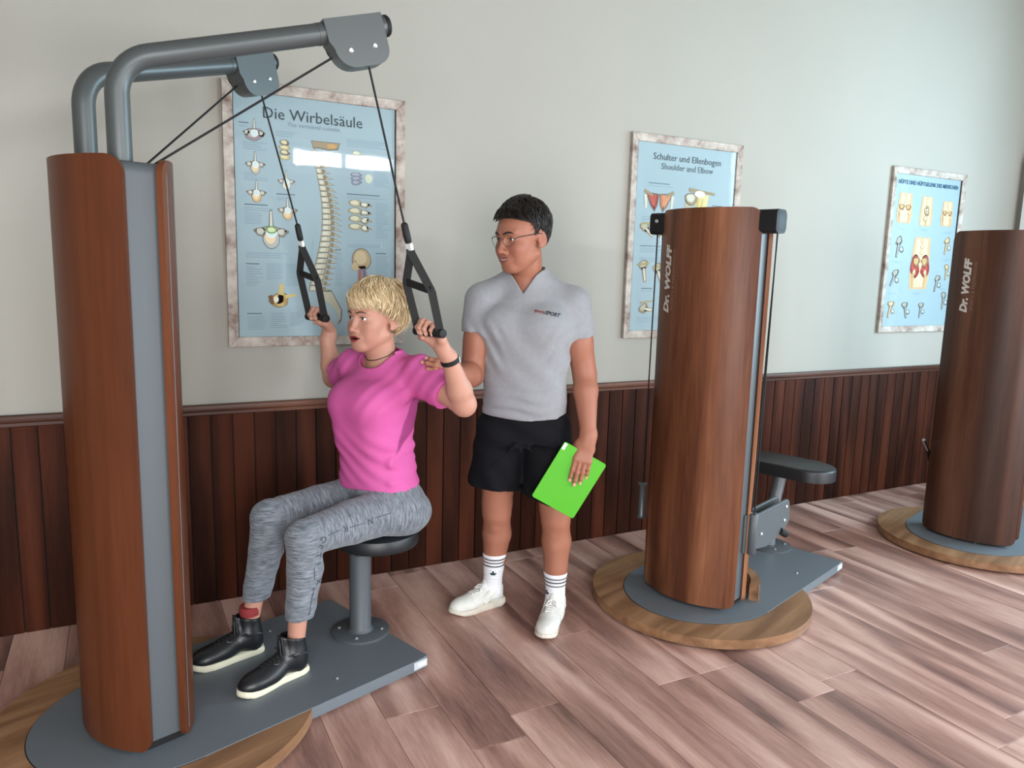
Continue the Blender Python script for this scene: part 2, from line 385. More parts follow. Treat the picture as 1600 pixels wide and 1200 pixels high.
def machine(i, label):
    m = empty('training_machine', (*MC[i], 0), TH); setp(m, label, 'gym machine', 'cable training machines with wooden columns')
    W = wood('column_walnut_%d' % i, *[((62, 31, 17), (86, 45, 25), (102, 57, 34)), ((82, 46, 30), (120, 75, 51), (160, 110, 80)), ((52, 32, 24), (76, 48, 36), (104, 70, 53))][i],  # last column: shade put into the colour as darker wood
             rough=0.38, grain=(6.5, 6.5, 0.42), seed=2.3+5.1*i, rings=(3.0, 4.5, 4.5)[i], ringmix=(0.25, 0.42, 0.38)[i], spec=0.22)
    # base
    prism('plinth', circle(0, 0, 0.465, 64), 0.0, 0.012, RUBBER, m)
    prism('wooden_disc', circle(0, 0, 0.495, 96), 0.010, 0.050, WDISC, m, 0.003, 2)
    HW = 0.337
    out = []
    for k in range(41):
        t = math.pi/2+math.pi*k/40; c, s = math.cos(t), math.sin(t); out.append((0.372*c, HW*s))
    out += [(0.80, -HW), (0.852, -HW+0.004), (0.86, -HW+0.012), (0.86, HW-0.012), (0.852, HW-0.004), (0.80, HW)]
    prism('platform_gap', [(x*1.008 if x < 0 else x, y*1.008) for x, y in out if x < 0.43]+[(0.36, -HW*1.008), (0.36, HW*1.008)][0:0], 0.040, 0.0505, BLACK, m)
    prism('platform', out, 0.012, 0.053, PLATE, m, 0.0015, 1)
    prism('platform_plinth', [(0.3, -HW+0.03), (0.83, -HW+0.03), (0.83, HW-0.03), (0.3, HW-0.03)], 0.0, 0.013, RUBBER, m)
    st = box('rating_sticker', (0.79, -HW-0.0012, 0.018), (0.852, -HW+0.002, 0.048), STICK, m)
    box('sticker_print', (0.81, -HW-0.0018, 0.026), (0.846, -HW, 0.040), WHITE, st)
    for bx, by in ((0.52, -0.24), (0.52, 0.24), (0.83, -0.05)): bolt(m, (bx, by, 0.053), 'z', 0.005)
    # column
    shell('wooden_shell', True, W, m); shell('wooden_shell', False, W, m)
    bm = bmesh.new(); prof = [(-0.214, 0.086), (-0.214, 1.735)]+[(-0.214+0.034*(1-math.cos(a)), 1.735+0.034*math.sin(a)) for a in [math.pi/2*k/8 for k in range(1, 9)]]
    prof = prof+[(-y, z) for y, z in prof[::-1]]
    va = [bm.verts.new((-0.125, y, z)) for y, z in prof]; vb = [bm.verts.new((0.010, y, z)) for y, z in prof]; n = len(prof)
    for k in range(n): bm.faces.new((va[k], va[(k+1) % n], vb[(k+1) % n], vb[k]))
    bm.faces.new(va[::-1]); bm.faces.new(vb)
    from_bm('column_core', bm, GREY, m, 30)
    box('column_foot', (-0.11, -0.20, 0.053), (0.004, 0.20, 0.088), BLACK, m, 0.004, 1)
    for bx, by in ((-0.17, 0.05), (-0.17, -0.06)): box('spacer_pin', (bx-0.004, by-0.004, 0.052), (bx+0.004, by+0.004, 0.075), BOLT, m)
    return m
def shell_text(m, v0, zmid, body, size, mt, bold=0.0, shear=0.0, name='lettering', zoff=0.0006, space=1.0):
    """lettering running upwards, bent onto the front shell; v0 = arc position of its baseline"""
    V, Fc = text_data(body, size, bold, shear, space=space); V, Fc = subdivide_data(V, Fc, 0.02)
    P = []
    for x, y, z in V:
        a = (v0+y)/RS; P.append((CF-(RS+zoff)*math.cos(a), (RS+zoff)*math.sin(a), zmid+x))
    o = mesh(name, P, Fc, mt, m)
    return o
SILVER = mat('silver_lettering', (206, 200, 192), 0.4, metal=0.2)
FAINT = mat('faint_lettering', (132, 104, 88), 0.5)
m1 = machine(0, 'tall wooden cable column with two grey overhead arms, person in pink seated on its stool')
m2 = machine(1, 'middle wooden cable column, no overhead arms, black oblong seat behind it')
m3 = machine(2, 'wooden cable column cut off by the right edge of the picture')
# --- machine 1: overhead arms, cables, stool
ARMS = ((-1, (-0.080, -0.13), (0.648, -0.345, 2.250)), (1, (-0.085, 0.13), (0.634, 0.345, 2.250)))
PUL = {}
for sg, (bx, by), en in ARMS:
    e = Vector(en); b = Vector((bx, by, 2.035)); dr = (e-b).normalized()
    tube('overhead_arm', fillet([(bx, by, 1.70), b, e], 0.115, 10), 0.0315, GREYD, m1, 20)
    rc = Matrix.Translation(e-dr*0.004) @ dr.to_track_quat('Z', 'Y').to_matrix().to_4x4()
    revolve('end_cap', [(0.0325, 0), (0.0325, 0.010), (0.028, 0.016)], BLACK, m1, 20, rc)
    # pulley housing below the arm's end
    side = Vector((0, 0, 1)).cross(dr).normalized(); up = dr.cross(side).normalized()
    fr = Matrix(((dr.x, up.x, side.x, 0), (dr.y, up.y, side.y, 0), (dr.z, up.z, side.z, 0), (0, 0, 0, 1)))
    L = 0.185
    op = [(-L, 0.034), (-L, -0.030)]+[(-L+0.012+0.06*(1-math.cos(a)), -0.052-0.06*math.sin(a)) for a in [math.pi/2*k/6 for k in range(7)]]+[(-0.045+0.045*math.sin(a), -0.067-0.045*math.cos(a)) for a in [math.pi/2*k/6 for k in range(7)]]+[(0.0, 0.034)]
    M = Matrix.Translation(e-dr*0.018) @ fr
    hz = prism('pulley_housing', op, -0.036, 0.036, GREYD, m1, 0.004, 2, M)
    for q in ((-0.125, -0.062), (-0.045, -0.058)):
        for s2 in (-1, 1):
            c = e-dr*0.018+dr*q[0]+up*q[1]+side*(0.036*s2)
            o = revolve('bolt', [(0.0075, 0), (0.0075, 0.002), (0.005, 0.004)], BOLT, hz, 14, Matrix.Translation(c) @ (side*s2).to_track_quat('Z', 'Y').to_matrix().to_4x4())
    tube('sleeve', [e-dr*0.222, e-dr*0.200], 0.0328, GREYD, m1, 20)
    PUL[sg] = (e-dr*0.195+up*-0.07, e-dr*0.085+up*-0.108)
HND = {-1: ((0.702, -0.378, 1.645), (0.795, -0.400, 1.287)), 1: ((0.754, 0.382, 1.660), (0.845, 0.392, 1.285))}
for sg in (-1, 1):
    tube('cable', [(0.015, 0.02*sg, 1.76), PUL[sg][0]], 0.0035, BLACK, m1, 8)
    tube('cable', [PUL[sg][1], HND[sg][0]], 0.0035, BLACK, m1, 8)
    top, bar = Vector(HND[sg][0]), Vector(HND[sg][1])
    Mw = Matrix.Translation((*MC[0], 0)) @ Matrix.Rotation(TH, 4, 'Z')
    h = empty('pull_handle'); h.matrix_world = Mw @ Matrix.Translation(bar)
    setp(h, 'black webbing pull handle gripped by the ' + ('hand nearer the camera, its wrist wearing a band' if sg < 0 else 'hand in front of the spine poster'), 'handle', 'webbing pull handles')
    T = top-bar; n = T.normalized(); hw = 0.063
    tube('hook_sleeve', [T+n*0.004, T-n*0.002, T-n*0.035, T-n*0.060, T-n*0.064], [0.006, 0.0115, 0.0125, 0.0115, 0.008], RUBBER, h, 16)
    tg = T-n*0.066; tg2 = T-n*0.088
    def ribbon(nm, pts, w, t, mt, wd=(0, 1, 0)):
        pts = [Vector(p) for p in pts]; bm = bmesh.new(); rows = []
        for i, p in enumerate(pts):
            tn = (pts[min(i+1, len(pts)-1)]-pts[max(i-1, 0)]).normalized(); wv = Vector(wd); wv = (wv-tn*wv.dot(tn)).normalized(); nn = tn.cross(wv)
            rows.append([bm.verts.new(p+wv*w/2*a+nn*t/2*b) for a, b in ((-1, -1), (1, -1), (1, 1), (-1, 1))])
        for a, b in zip(rows, rows[1:]):
            for k in range(4): bm.faces.new((a[k], a[(k+1) % 4], b[(k+1) % 4], b[k]))
        bm.faces.new(rows[0][::-1]); bm.faces.new(rows[-1])
        return from_bm(nm, bm, mt, h, 50)
    ribbon('white_tag', [tg, tg2], 0.026, 0.011, WHITE)
    split = T-n*0.100
    mid = T-n*0.205
    for s2 in (-1, 1):
        ribbon('strap', [tg2+n*0.004, split+Vector((0, 0.003*s2, 0)), mid+n*0.013*s2+Vector((0, (hw-0.004)*s2, 0)), mid-n*(0.012-0.013*s2)+Vector((0, hw*s2, 0)), n*0.012+Vector((0, (hw-0.004)*s2, 0)), Vector((0, (hw-0.006)*s2, -0.005))], 0.027, 0.0045, WEB, wd=(0.8, -0.6, 0))
    ribbon('cross_strap', [mid-n*0.018+Vector((0, -hw, 0)), mid+n*0.008+Vector((0, hw, 0))], 0.027, 0.004, WEB, wd=tuple(n))
    tube('grip', [(0, -hw-0.012, 0), (0, -hw-0.010, 0), (0, hw+0.010, 0), (0, hw+0.012, 0)], [0.0125, 0.0155, 0.0155, 0.0125], RUBBER, h, 20)
revolve('post_flange', [(0.115, 0.053), (0.115, 0.061), (0.110, 0.064)], GREY, m1, 48, Matrix.Translation((0.785, 0, 0)))
for k in range(4): a = math.pi/4+math.pi/2*k; bolt(m1, (0.785+0.085*math.cos(a), 0.085*math.sin(a), 0.064), 'z', 0.007)
revolve('seat_post', [(0.052, 0.064), (0.046, 0.072), (0.0425, 0.078), (0.0425, 0.40)], GREY, m1, 32, Matrix.Translation((0.785, 0, 0)))
box('seat_bracket', (0.735, -0.06, 0.392), (0.95, 0.06, 0.408), GREYD, m1, 0.004, 1)
revolve('seat_cushion', [(0.150, 0.406), (0.164, 0.410), (0.168, 0.420), (0.168, 0.446), (0.163, 0.460), (0.150, 0.467), (0.10, 0.470), (0.02, 0.471)], LEATHER, m1, 56, Matrix.Translation((0.865, 0, 0)))
# --- machine 2: side pulleys, hanging cables, lever, saddle seat, foot block
shell_text(m2, 0.146, 1.478, 'Dr. WOLFF', 0.058, SILVER, 0.0030, 0.25)
shell_text(m2, 0.114, 1.478, 'SPORTS & PREVENTION', 0.022, FAINT, 0.0, 0.1, 'small_lettering', space=1.15)
for sg in (-1, 1):
    pb = prism('pulley_housing', rrect(-0.125, 1.678, -0.035, 1.772, 0.018), -0.06, 0.06, BLACK, m2, 0.004, 2, Matrix.Translation((0.0, 0.238*sg, 0)) @ Matrix(((1, 0, 0, 0), (0, 0, -1, 0), (0, 1, 0, 0), (0, 0, 0, 1))))
    revolve('bolt', [(0.008, 0), (0.008, 0.003), (0.005, 0.005)], BOLT, pb, 14, Matrix.Translation((-0.125 if sg > 0 else -0.035, 0.262*sg, 1.735)) @ Matrix.Rotation(-math.pi/2 if sg > 0 else math.pi/2, 4, 'Y'))
    tube('cable', [(-0.08, 0.284*sg, 1.70), (-0.09, 0.284*sg, 0.515 if sg > 0 else 0.50)], 0.0032, BLACK, m2, 8)
    tube('cable', [(-0.055, 0.274*sg, 1.70), (-0.055, 0.255*sg, 0.50)], 0.0032, BLACK, m2, 8)
tube('bar_handle', [(-0.09, 0.284, 0.519), (-0.09, 0.284, 0.515), (-0.09, 0.284, 0.503), (-0.09, 0.284, 0.362), (-0.09, 0.284, 0.352), (-0.09, 0.284, 0.344)], [0.012, 0.024, 0.017, 0.017, 0.023, 0.018], GREYD, m2, 20)
prism('lever_bracket', rrect(-0.045, -0.225, 0.012, -0.165, 0.006), 0.30, 0.472, GREYD, m2, 0.003, 1)
tube('lever_hinge', [(0.0, -0.238, 0.292), (0.0, -0.238, 0.296), (0.0, -0.238, 0.474), (0.0, -0.238, 0.478)], [0.017, 0.021, 0.021, 0.017], GREY, m2, 20)
pl = [(0.0, 0.312), (0.10, 0.306), (0.215, 0.352), (0.262, 0.385), (0.270, 0.40), (0.262, 0.486), (0.252, 0.498), (0.238, 0.500), (0.0, 0.468)]
M = Matrix.Translation((0.0, -0.243, 0)) @ Matrix.Rotation(math.radians(-8), 4, 'Z') @ Matrix(((1, 0, 0, 0), (0, 0, -1, 0), (0, 1, 0, 0), (0, 0, 0, 1)))
lp = prism('lever_plate', pl, -0.006, 0.006, GREY, m2, 0.002, 1, M)
lp2 = prism('lever_plate', pl, -0.006, 0.006, GREYD, m2, 0.002, 1, Matrix.Translation((0, 0.05, 0)) @ M)
for q in ((0.052, 0.375), (0.235, 0.468), (0.228, 0.405)):
    revolve('bolt', [(0.0075, 0), (0.0075, 0.003), (0.005, 0.005)], BOLT, lp, 14, M @ Matrix.Translation((q[0], q[1], 0.006)))
tube('lever_roller', [(0.20, -0.272, 0.36), (0.26, -0.276, 0.33)], 0.017, BLACK, m2, 14)
stad = []
for cy, a0 in ((0.135, 0), (-0.155, 180)):
    for k in range(17): t = math.radians(a0+180*k/16); stad.append((0.79+0.125*math.cos(t), cy+0.125*math.sin(t)))
bm = bmesh.new(); bm_prism(bm, stad, 0.476, 0.540, 0.014, 4); from_bm('seat_cushion', bm, LEATHER, m2, 40)
box('seat_bracket', (0.73, -0.11, 0.462), (0.85, 0.11, 0.478), GREYD, m2, 0.003, 1)
tube('seat_post', [(0.79, 0.035, 0.055), (0.79, 0.032, 0.26), (0.79, 0.0, 0.465)], 0.033, mat('satin_post', (128, 136, 142), 0.3, metal=0.6), m2, 24)
revolve('post_flange', [(0.115, 0.053), (0.115, 0.061), (0.110, 0.064)], GREY, m2, 48, Matrix.Translation((0.785, 0.03, 0)))
for k in range(4): a = math.pi/4+math.pi/2*k; bolt(m2, (0.785+0.085*math.cos(a), 0.03+0.085*math.sin(a), 0.064), 'z', 0.007)
ao, ai = circle(0, 0, 0.268, 16, math.radians(-76), math.radians(-8)), circle(0, 0, 0.226, 16, math.radians(-76), math.radians(-8))
prism('foot_block', ao+ai[::-1], 0.053, 0.128, WDISC, m2, 0.003, 2)
# --- machine 3: lettering, lever, stool
shell_text(m3, 0.118, 1.478, 'Dr. WOLFF', 0.058, SILVER, 0.0030, 0.25)
shell_text(m3, 0.086, 1.478, 'SPORTS & PREVENTION', 0.022, FAINT, 0.0, 0.1, 'small_lettering', space=1.15)
tube('adjusting_lever', [(-0.19, 0.255, 0.592), (-0.075, 0.250, 0.505)], 0.0095, CHROME, m3, 14)
tube('lever_stem', [(-0.09, 0.251, 0.515), (-0.06, 0.245, 0.45), (-0.06, 0.17, 0.42)], 0.010, BLACK, m3, 12)
revolve('seat_post', [(0.052, 0.053), (0.0425, 0.07), (0.0425, 0.40)], GREY, m3, 32, Matrix.Translation((0.785, 0, 0)))
revolve('seat_cushion', [(0.150, 0.400), (0.168, 0.412), (0.168, 0.446), (0.163, 0.460), (0.150, 0.467), (0.02, 0.471)], LEATHER, m3, 48, Matrix.Translation((0.865, 0, 0)))
# ------------------------------------------------------------------ framed anatomy posters
FRAMEW = mat('whitewashed_wood', (190, 180, 168), 0.75, bump=0.3, bscale=120)
def _frame_nodes():
    nt = FRAMEW.node_tree; b = nt.nodes['Principled BSDF']; N = nt.nodes.new; Lk = nt.links.new
    tc = N('ShaderNodeTexCoord'); n = N('ShaderNodeTexNoise'); n.inputs['Scale'].default_value = 9; n.inputs['Detail'].default_value = 8; n.inputs['Roughness'].default_value = 0.7
    Lk(tc.outputs['Object'], n.inputs['Vector']); r = N('ShaderNodeValToRGB'); e = r.color_ramp.elements
    e[0].position = 0.36; e[0].color = (*lin((112, 88, 76)), 1); e[1].position = 0.62; e[1].color = (*lin((186, 178, 168)), 1)
    k = e.new(0.48); k.color = (*lin((160, 148, 138)), 1)
    Lk(n.outputs[0], r.inputs[0]); Lk(r.outputs[0], b.inputs['Base Color'])
_frame_nodes()
INK = vcol_mat('poster_ink', 0.6, 0.2)
PWID, PHGT = 0.70, 1.02
class Print:
    """flat coloured shapes; x to the right and y down as fractions of the sheet"""
    def __init__(s): s.V = []; s.F = []; s.C = []
    def poly(s, pts, col, layer=1):
        b = len(s.V); s.V += [(x*PWID, -0.0004*layer, -y*PHGT) for x, y in pts]; s.F.append(tuple(range(b, b+len(pts)))[::-1]); s.C += [lin(col)]*len(pts)
    def asp(s): return PWID/PHGT
    def ell(s, cx, cy, rx, ry, col, layer=2, n=20, wob=0.0, seed=0, rot=0.0):
        r = random.Random(seed); ph = [r.uniform(0, 6.28) for _ in range(3)]
        pts = []
        for i in range(n):
            t = 2*math.pi*i/n; k = 1+wob*(math.sin(2*t+ph[0])+0.7*math.sin(3*t+ph[1])+0.5*math.sin(5*t+ph[2]))
            x, y = rx*k*math.cos(t), ry*k*math.sin(t)
            pts.append((cx+x*math.cos(rot)-y*math.sin(rot)/s.asp()*s.asp(), cy+x*math.sin(rot)+y*math.cos(rot)))
        s.poly(pts, col, layer)
    def shade(s, cx, cy, rx, ry, c0, c1, layer=2, wob=0.06, seed=0, edge=(112, 110, 108)):
        s.ell(cx, cy, rx*1.06, ry*1.06, edge, layer, wob=wob, seed=seed); s.ell(cx, cy, rx*0.97, ry*0.97, c0, layer+1, wob=wob, seed=seed)
        s.ell(cx-rx*0.12, cy-ry*0.14, rx*0.66, ry*0.66, c1, layer+2, wob=wob, seed=seed)
    def bar(s, p, q, w0, w1, col, layer=3):
        dx, dy = (q[0]-p[0])*PWID, (q[1]-p[1])*PHGT; L = math.hypot(dx, dy) or 1; nx, ny = -dy/L, dx/L
        s.poly([(p[0]+nx*w0/2/PWID, p[1]+ny*w0/2/PHGT), (q[0]+nx*w1/2/PWID, q[1]+ny*w1/2/PHGT), (q[0]-nx*w1/2/PWID, q[1]-ny*w1/2/PHGT), (p[0]-nx*w0/2/PWID, p[1]-ny*w0/2/PHGT)][::-1], col, layer)
    def lines(s, x0, x1, y0, y1, seed=0, step=0.0088, col=(132, 152, 163), head=False):
        r = random.Random(seed); y = y0
        if head: s.poly([(x0, y), (x0+(x1-x0)*0.8, y), (x0+(x1-x0)*0.8, y+0.0042), (x0, y+0.0042)], (92, 108, 120), 1); y += step*1.7
        while y < y1:
            e = x1-(x1-x0)*(r.random()**3)*0.5
            s.poly([(x0, y), (e, y), (e, y+0.0026), (x0, y+0.0026)], col, 1); y += step
    def text(s, body, size, cx, cy, col, bold=0.0, space=1.0, sx=1.0):
        V, Fc = text_data(body, size, bold, space=space); b = len(s.V)
        s.V += [(cx*PWID+x*sx, -0.0016, -cy*PHGT+y) for x, y, z in V]; s.F += [tuple(i+b for i in f) for f in Fc]; s.C += [lin(col)]*len(V)
    def build(s, parent):
        me = bpy.data.meshes.new('printed_chart'); me.from_pydata(s.V, [], s.F); me.update(); set_vcol(me, np.array(s.C, np.float32))
        return link('printed_chart', me, INK, parent)
T0, T1, T2, TE = (180, 172, 150), (206, 202, 188), (156, 138, 110), (112, 108, 100)
def spine_chart(p):
    p.text('Die Wirbelsäule', 0.066, 0.475, 0.093, (58, 66, 72))
    p.text('The vertebral column', 0.026, 0.475, 0.118, (126, 140, 150))
    # the spine itself
    pts = []
    for k in range(26):
        t = k/25; y = 0.205+0.60*t
        x = 0.505-0.012*math.sin(t*3.4)*2+0.075*math.sin((t-0.08)*math.pi*1.25)*(1 if t < 0.9 else 0.95)
        pts.append((x, y))
    p.poly([(0.455, 0.165), (0.64, 0.165), (0.625, 0.195), (0.56, 0.202), (0.50, 0.195), (0.47, 0.20)], TE, 2)
    p.poly([(0.46, 0.168), (0.635, 0.168), (0.62, 0.190), (0.56, 0.197), (0.50, 0.19), (0.472, 0.195)], T2, 3); p.ell(0.585, 0.182, 0.03, 0.010, (196, 150, 96), 4)
    for k in range(25):
        (x, y), (x2, y2) = pts[k], pts[k+1]; t = k/25; w = 0.022+0.026*t; dx = (x2-x)*PWID; dy = (y2-y)*PHGT; h = (y2-y)
        nx = 1.0
        q = [(x-w, y+h*0.08), (x+w*0.5, y+h*0.02), (x2+w*0.5, y2-h*0.14), (x2-w, y2-h*0.12)]
        p.poly([(x-w*1.10, y-h*0.02), (x+w*0.62, y-h*0.06), (x2+w*0.62, y2), (x2-w*1.10, y2)], (128, 122, 110), 2)
        p.poly(q, T0 if k % 2 else (196, 186, 160), 3); p.poly([(q[0][0]+w*0.2, q[0][1]+h*0.1), (q[1][0]-w*0.5, q[1][1]+h*0.1), (q[2][0]-w*0.5, q[2][1]-h*0.12), (q[3][0]+w*0.2, q[3][1]-h*0.12)], T1, 4)
        L = 0.055+0.02*math.sin(t*math.pi)
        p.poly([(x+w*0.5, y+h*0.1), (x+w*0.5+L*0.55, y+h*(0.5)), (x+w*0.5+L, y+h*(1.15 if 0.2 < t < 0.75 else 0.75)), (x+w*0.5+L*0.5, y+h*0.95), (x+w*0.5, y+h*0.7)], TE, 2)
        p.poly([(x+w*0.5, y+h*0.2), (x+w*0.5+L*0.5, y+h*0.55), (x+w*0.5+L*0.93, y+h*(1.08 if 0.2 < t < 0.75 else 0.72)), (x+w*0.5+L*0.45, y+h*0.85), (x+w*0.5, y+h*0.62)], T0, 3)
        p.ell(x+w*0.9, y+h*0.55, 0.012, h*0.42, (140, 124, 100), 4)
    sac = [(0.50, 0.80), (0.575, 0.80), (0.615, 0.85), (0.645, 0.89), (0.64, 0.935), (0.615, 0.955), (0.625, 0.915), (0.60, 0.885), (0.555, 0.86), (0.515, 0.84)]
    p.poly(sac, TE, 2); p.poly([(0.572+(x-0.572)*0.86, 0.87+(y-0.87)*0.9) for x, y in sac], T0, 3)
    p.poly([(0.435, 0.69), (0.462, 0.58), (0.472, 0.60), (0.452, 0.70), (0.44, 0.74), (0.405, 0.775)], (150, 170, 178), 2)
    def vert(cx, cy, s, body=(214, 186, 148), kind=0):
        for a in (-1, 1):
            p.bar((cx, cy-0.2*s), (cx+a*1.05*s, cy-0.05*s), 0.011*s/0.05, 0.006*s/0.05, TE, 2); p.bar((cx, cy-0.2*s), (cx+a*0.98*s, cy-0.06*s), 0.007*s/0.05, 0.003*s/0.05, (170, 158, 140), 3)
            p.shade(cx+a*0.62*s, cy-0.02*s, 0.30*s, 0.2*s, (140, 134, 126), (196, 190, 178), 2, 0.08, 3)
        p.bar((cx, cy-0.1*s), (cx, cy-0.95*s), 0.012*s/0.05, 0.005*s/0.05, TE, 2); p.bar((cx, cy-0.1*s), (cx, cy-0.9*s), 0.007*s/0.05, 0.003*s/0.05, T1, 3)
        if kind == 0: p.shade(cx, cy+0.25*s, 0.5*s, 0.40*s, body, (226, 200, 164), 3, 0.04, 5)
        if kind == 1: p.shade(cx, cy+0.05*s, 0.85*s, 0.40*s, (150, 134, 138), (178, 166, 164), 2, 0.07, 9)
        p.ell(cx, cy-0.02*s, 0.34*s, 0.24*s, (226, 230, 224), 6); p.ell(cx, cy-0.02*s, 0.28*s, 0.19*s, (204, 216, 216), 7)
    vert(0.118, 0.160, 0.062, kind=1); vert(0.12, 0.285, 0.056, (190, 176, 160)); vert(0.123, 0.400, 0.056, (208, 170, 122))
    vert(0.302, 0.345, 0.050, (206, 210, 206)); vert(0.306, 0.465, 0.058, (214, 176, 132)); vert(0.205, 0.560, 0.100, (176, 176, 170))
    p.ell(0.205, 0.548, 0.034, 0.016, (120, 150, 96), 8); p.ell(0.205, 0.548, 0.024, 0.010, (206, 214, 170), 9)
    for k in range(4):
        p.shade(0.295, 0.185+0.020*k, 0.030, 0.0105, (186, 168, 120) if k % 2 else (120, 104, 96), (214, 202, 160), 2, 0.1, k)
        p.shade(0.745, 0.20+0.018*k, 0.028, 0.0095, (190, 186, 160), (214, 214, 196), 2, 0.1, k+4)
    for k in range(3):
        p.shade(0.742, 0.292+0.017*k, 0.034, 0.010, (128, 130, 148), (160, 164, 176), 2, 0.1, k+8)
    p.ell(0.825, 0.305, 0.024, 0.020, (206, 206, 186), 2)
    for k in range(4):
        y = 0.415+0.034*k; p.shade(0.735, y, 0.042, 0.0145, (178, 164, 130), (214, 206, 180), 2, 0.05, k); p.shade(0.798, y+0.006, 0.028, 0.013, (150, 138, 114), (222, 218, 200), 2, 0.16, k+3)
        p.bar((0.80, y), (0.845, y+0.01), 0.010, 0.006, T2, 3)
    p.shade(0.775, 0.660, 0.062, 0.046, (184, 158, 122), (204, 182, 146), 2, 0.03, 2); p.poly([(0.735, 0.665), (0.705, 0.690), (0.718, 0.712), (0.76, 0.705)], (196, 170, 136), 4)
    p.bar((0.775, 0.69), (0.785, 0.755), 0.034, 0.05, (150, 130, 134), 3); p.bar((0.765, 0.70), (0.760, 0.755), 0.007, 0.009, (172, 96, 84), 5); p.bar((0.79, 0.70), (0.80, 0.755), 0.007, 0.009, (96, 110, 140), 5)
    p.shade(0.245, 0.845, 0.060, 0.028, (180, 138, 84), (214, 186, 132), 2, 0.1, 5); p.bar((0.25, 0.87), (0.26, 0.775), 0.03, 0.016, (206, 178, 118), 4)
    p.bar((0.19, 0.825), (0.205, 0.862), 0.020, 0.014, (120, 84, 52), 5); p.bar((0.28, 0.83), (0.35, 0.822), 0.016, 0.009, (204, 178, 116), 4); p.ell(0.225, 0.842, 0.016, 0.013, (230, 222, 206), 7)
    for i, (a, b, c, d) in enumerate([(0.03, 0.10, 0.118, 0.14), (0.05, 0.19, 0.195, 0.225), (0.05, 0.19, 0.318, 0.345), (0.05, 0.22, 0.445, 0.475), (0.05, 0.15, 0.48, 0.53), (0.24, 0.38, 0.140, 0.165), (0.24, 0.38, 0.395, 0.42), (0.68, 0.95, 0.145, 0.175), (0.86, 0.96, 0.21, 0.34), (0.68, 0.95, 0.375, 0.395), (0.87, 0.96, 0.41, 0.56), (0.68, 0.93, 0.595, 0.612), (0.87, 0.96, 0.63, 0.77), (0.68, 0.85, 0.775, 0.80),
                                     (0.05, 0.30, 0.645, 0.665), (0.05, 0.15, 0.69, 0.79), (0.17, 0.27, 0.69, 0.76), (0.29, 0.39, 0.69, 0.78), (0.05, 0.16, 0.90, 0.97), (0.19, 0.29, 0.90, 0.97), (0.31, 0.40, 0.90, 0.96), (0.60, 0.65, 0.62, 0.78), (0.68, 0.95, 0.82, 0.90)]):
        p.lines(a, b, c, d, i, head=(i % 3 == 0))
def shoulder_chart(p):
    p.text('Schulter und Ellenbogen', 0.050, 0.50, 0.082, (66, 78, 88)); p.text('Shoulder and Elbow', 0.046, 0.50, 0.130, (84, 98, 108))
    R0, R1, R2 = (150, 62, 58), (186, 96, 82), (196, 120, 84)
    for cx, c0, c1, f in ((0.155, R0, R1, 1), (0.305, R2, (212, 150, 112), -1)):
        p.poly([(cx-0.06*f, 0.255), (cx+0.075*f, 0.262), (cx+0.065*f, 0.32), (cx+0.035*f, 0.36), (cx-0.01*f, 0.325)], TE, 2); p.poly([(cx-0.05*f, 0.260), (cx+0.065*f, 0.268), (cx+0.055*f, 0.318), (cx+0.032*f, 0.35), (cx-0.002*f, 0.32)], c0, 3)
        for k in range(4): p.bar((cx-0.03*f+0.022*k*f, 0.268), (cx+0.032*f, 0.345), 0.010, 0.003, c1, 4)
        p.bar((cx-0.07*f, 0.25), (cx+0.01*f, 0.272), 0.020, 0.012, T2, 5); p.bar((cx-0.06*f, 0.27), (cx-0.05*f, 0.34), 0.020, 0.016, T1, 4)
    p.shade(0.555, 0.275, 0.060, 0.035, T2, T1, 3, 0.06, 3); p.bar((0.53, 0.28), (0.515, 0.42), 0.05, 0.034, T0, 3); p.poly([(0.57, 0.26), (0.74, 0.245), (0.72, 0.33), (0.66, 0.41), (0.61, 0.33)], (214, 200, 150), 2)
    p.bar((0.53, 0.225), (0.80, 0.24), 0.022, 0.014, T2, 5); p.ell(0.64, 0.245, 0.055, 0.018, (228, 224, 206), 6); p.bar((0.63, 0.27), (0.60, 0.40), 0.018, 0.012, (196, 176, 104), 5); p.bar((0.68, 0.27), (0.64, 0.40), 0.016, 0.010, (206, 188, 120), 5)
    p.shade(0.845, 0.385, 0.032, 0.020, (140, 96, 70), (180, 140, 104), 2, 0.1, 4)
    for cx, cy, a in ((0.14, 0.46, 0.5), (0.30, 0.47, 0.2), (0.12, 0.68, 1.3), (0.27, 0.69, 1.0), (0.17, 0.885, 0.1), (0.45, 0.62, 0.4), (0.70, 0.60, 0.8), (0.55, 0.80, 0.6), (0.80, 0.80, 1.2)):
        dx, dy = math.cos(a)*0.075, math.sin(a)*0.06
        p.shade(cx-dx*0.5, cy-dy*0.6, 0.042, 0.026, T2, T0, 2, 0.1, int(cx*100)); p.bar((cx-dx*0.4, cy-dy*0.4), (cx+dx*0.7, cy+dy), 0.030, 0.020, T2, 3); p.bar((cx-dx*0.3, cy-dy*0.3), (cx+dx*0.6, cy+dy*0.9), 0.014, 0.010, T1, 5)
        p.bar((cx-0.07, cy-0.035), (cx+0.05, cy-0.045), 0.010, 0.008, (166, 150, 104), 6)
    for i, (a, b, c, d) in enumerate([(0.12, 0.38, 0.205, 0.225), (0.07, 0.22, 0.385, 0.405), (0.07, 0.35, 0.54, 0.58), (0.07, 0.30, 0.605, 0.625), (0.10, 0.24, 0.77, 0.79), (0.07, 0.35, 0.93, 0.96), (0.78, 0.92, 0.30, 0.35), (0.45, 0.9, 0.46, 0.52), (0.45, 0.9, 0.90, 0.96)]): p.lines(a, b, c, d, i+40, head=(i % 2 == 0))
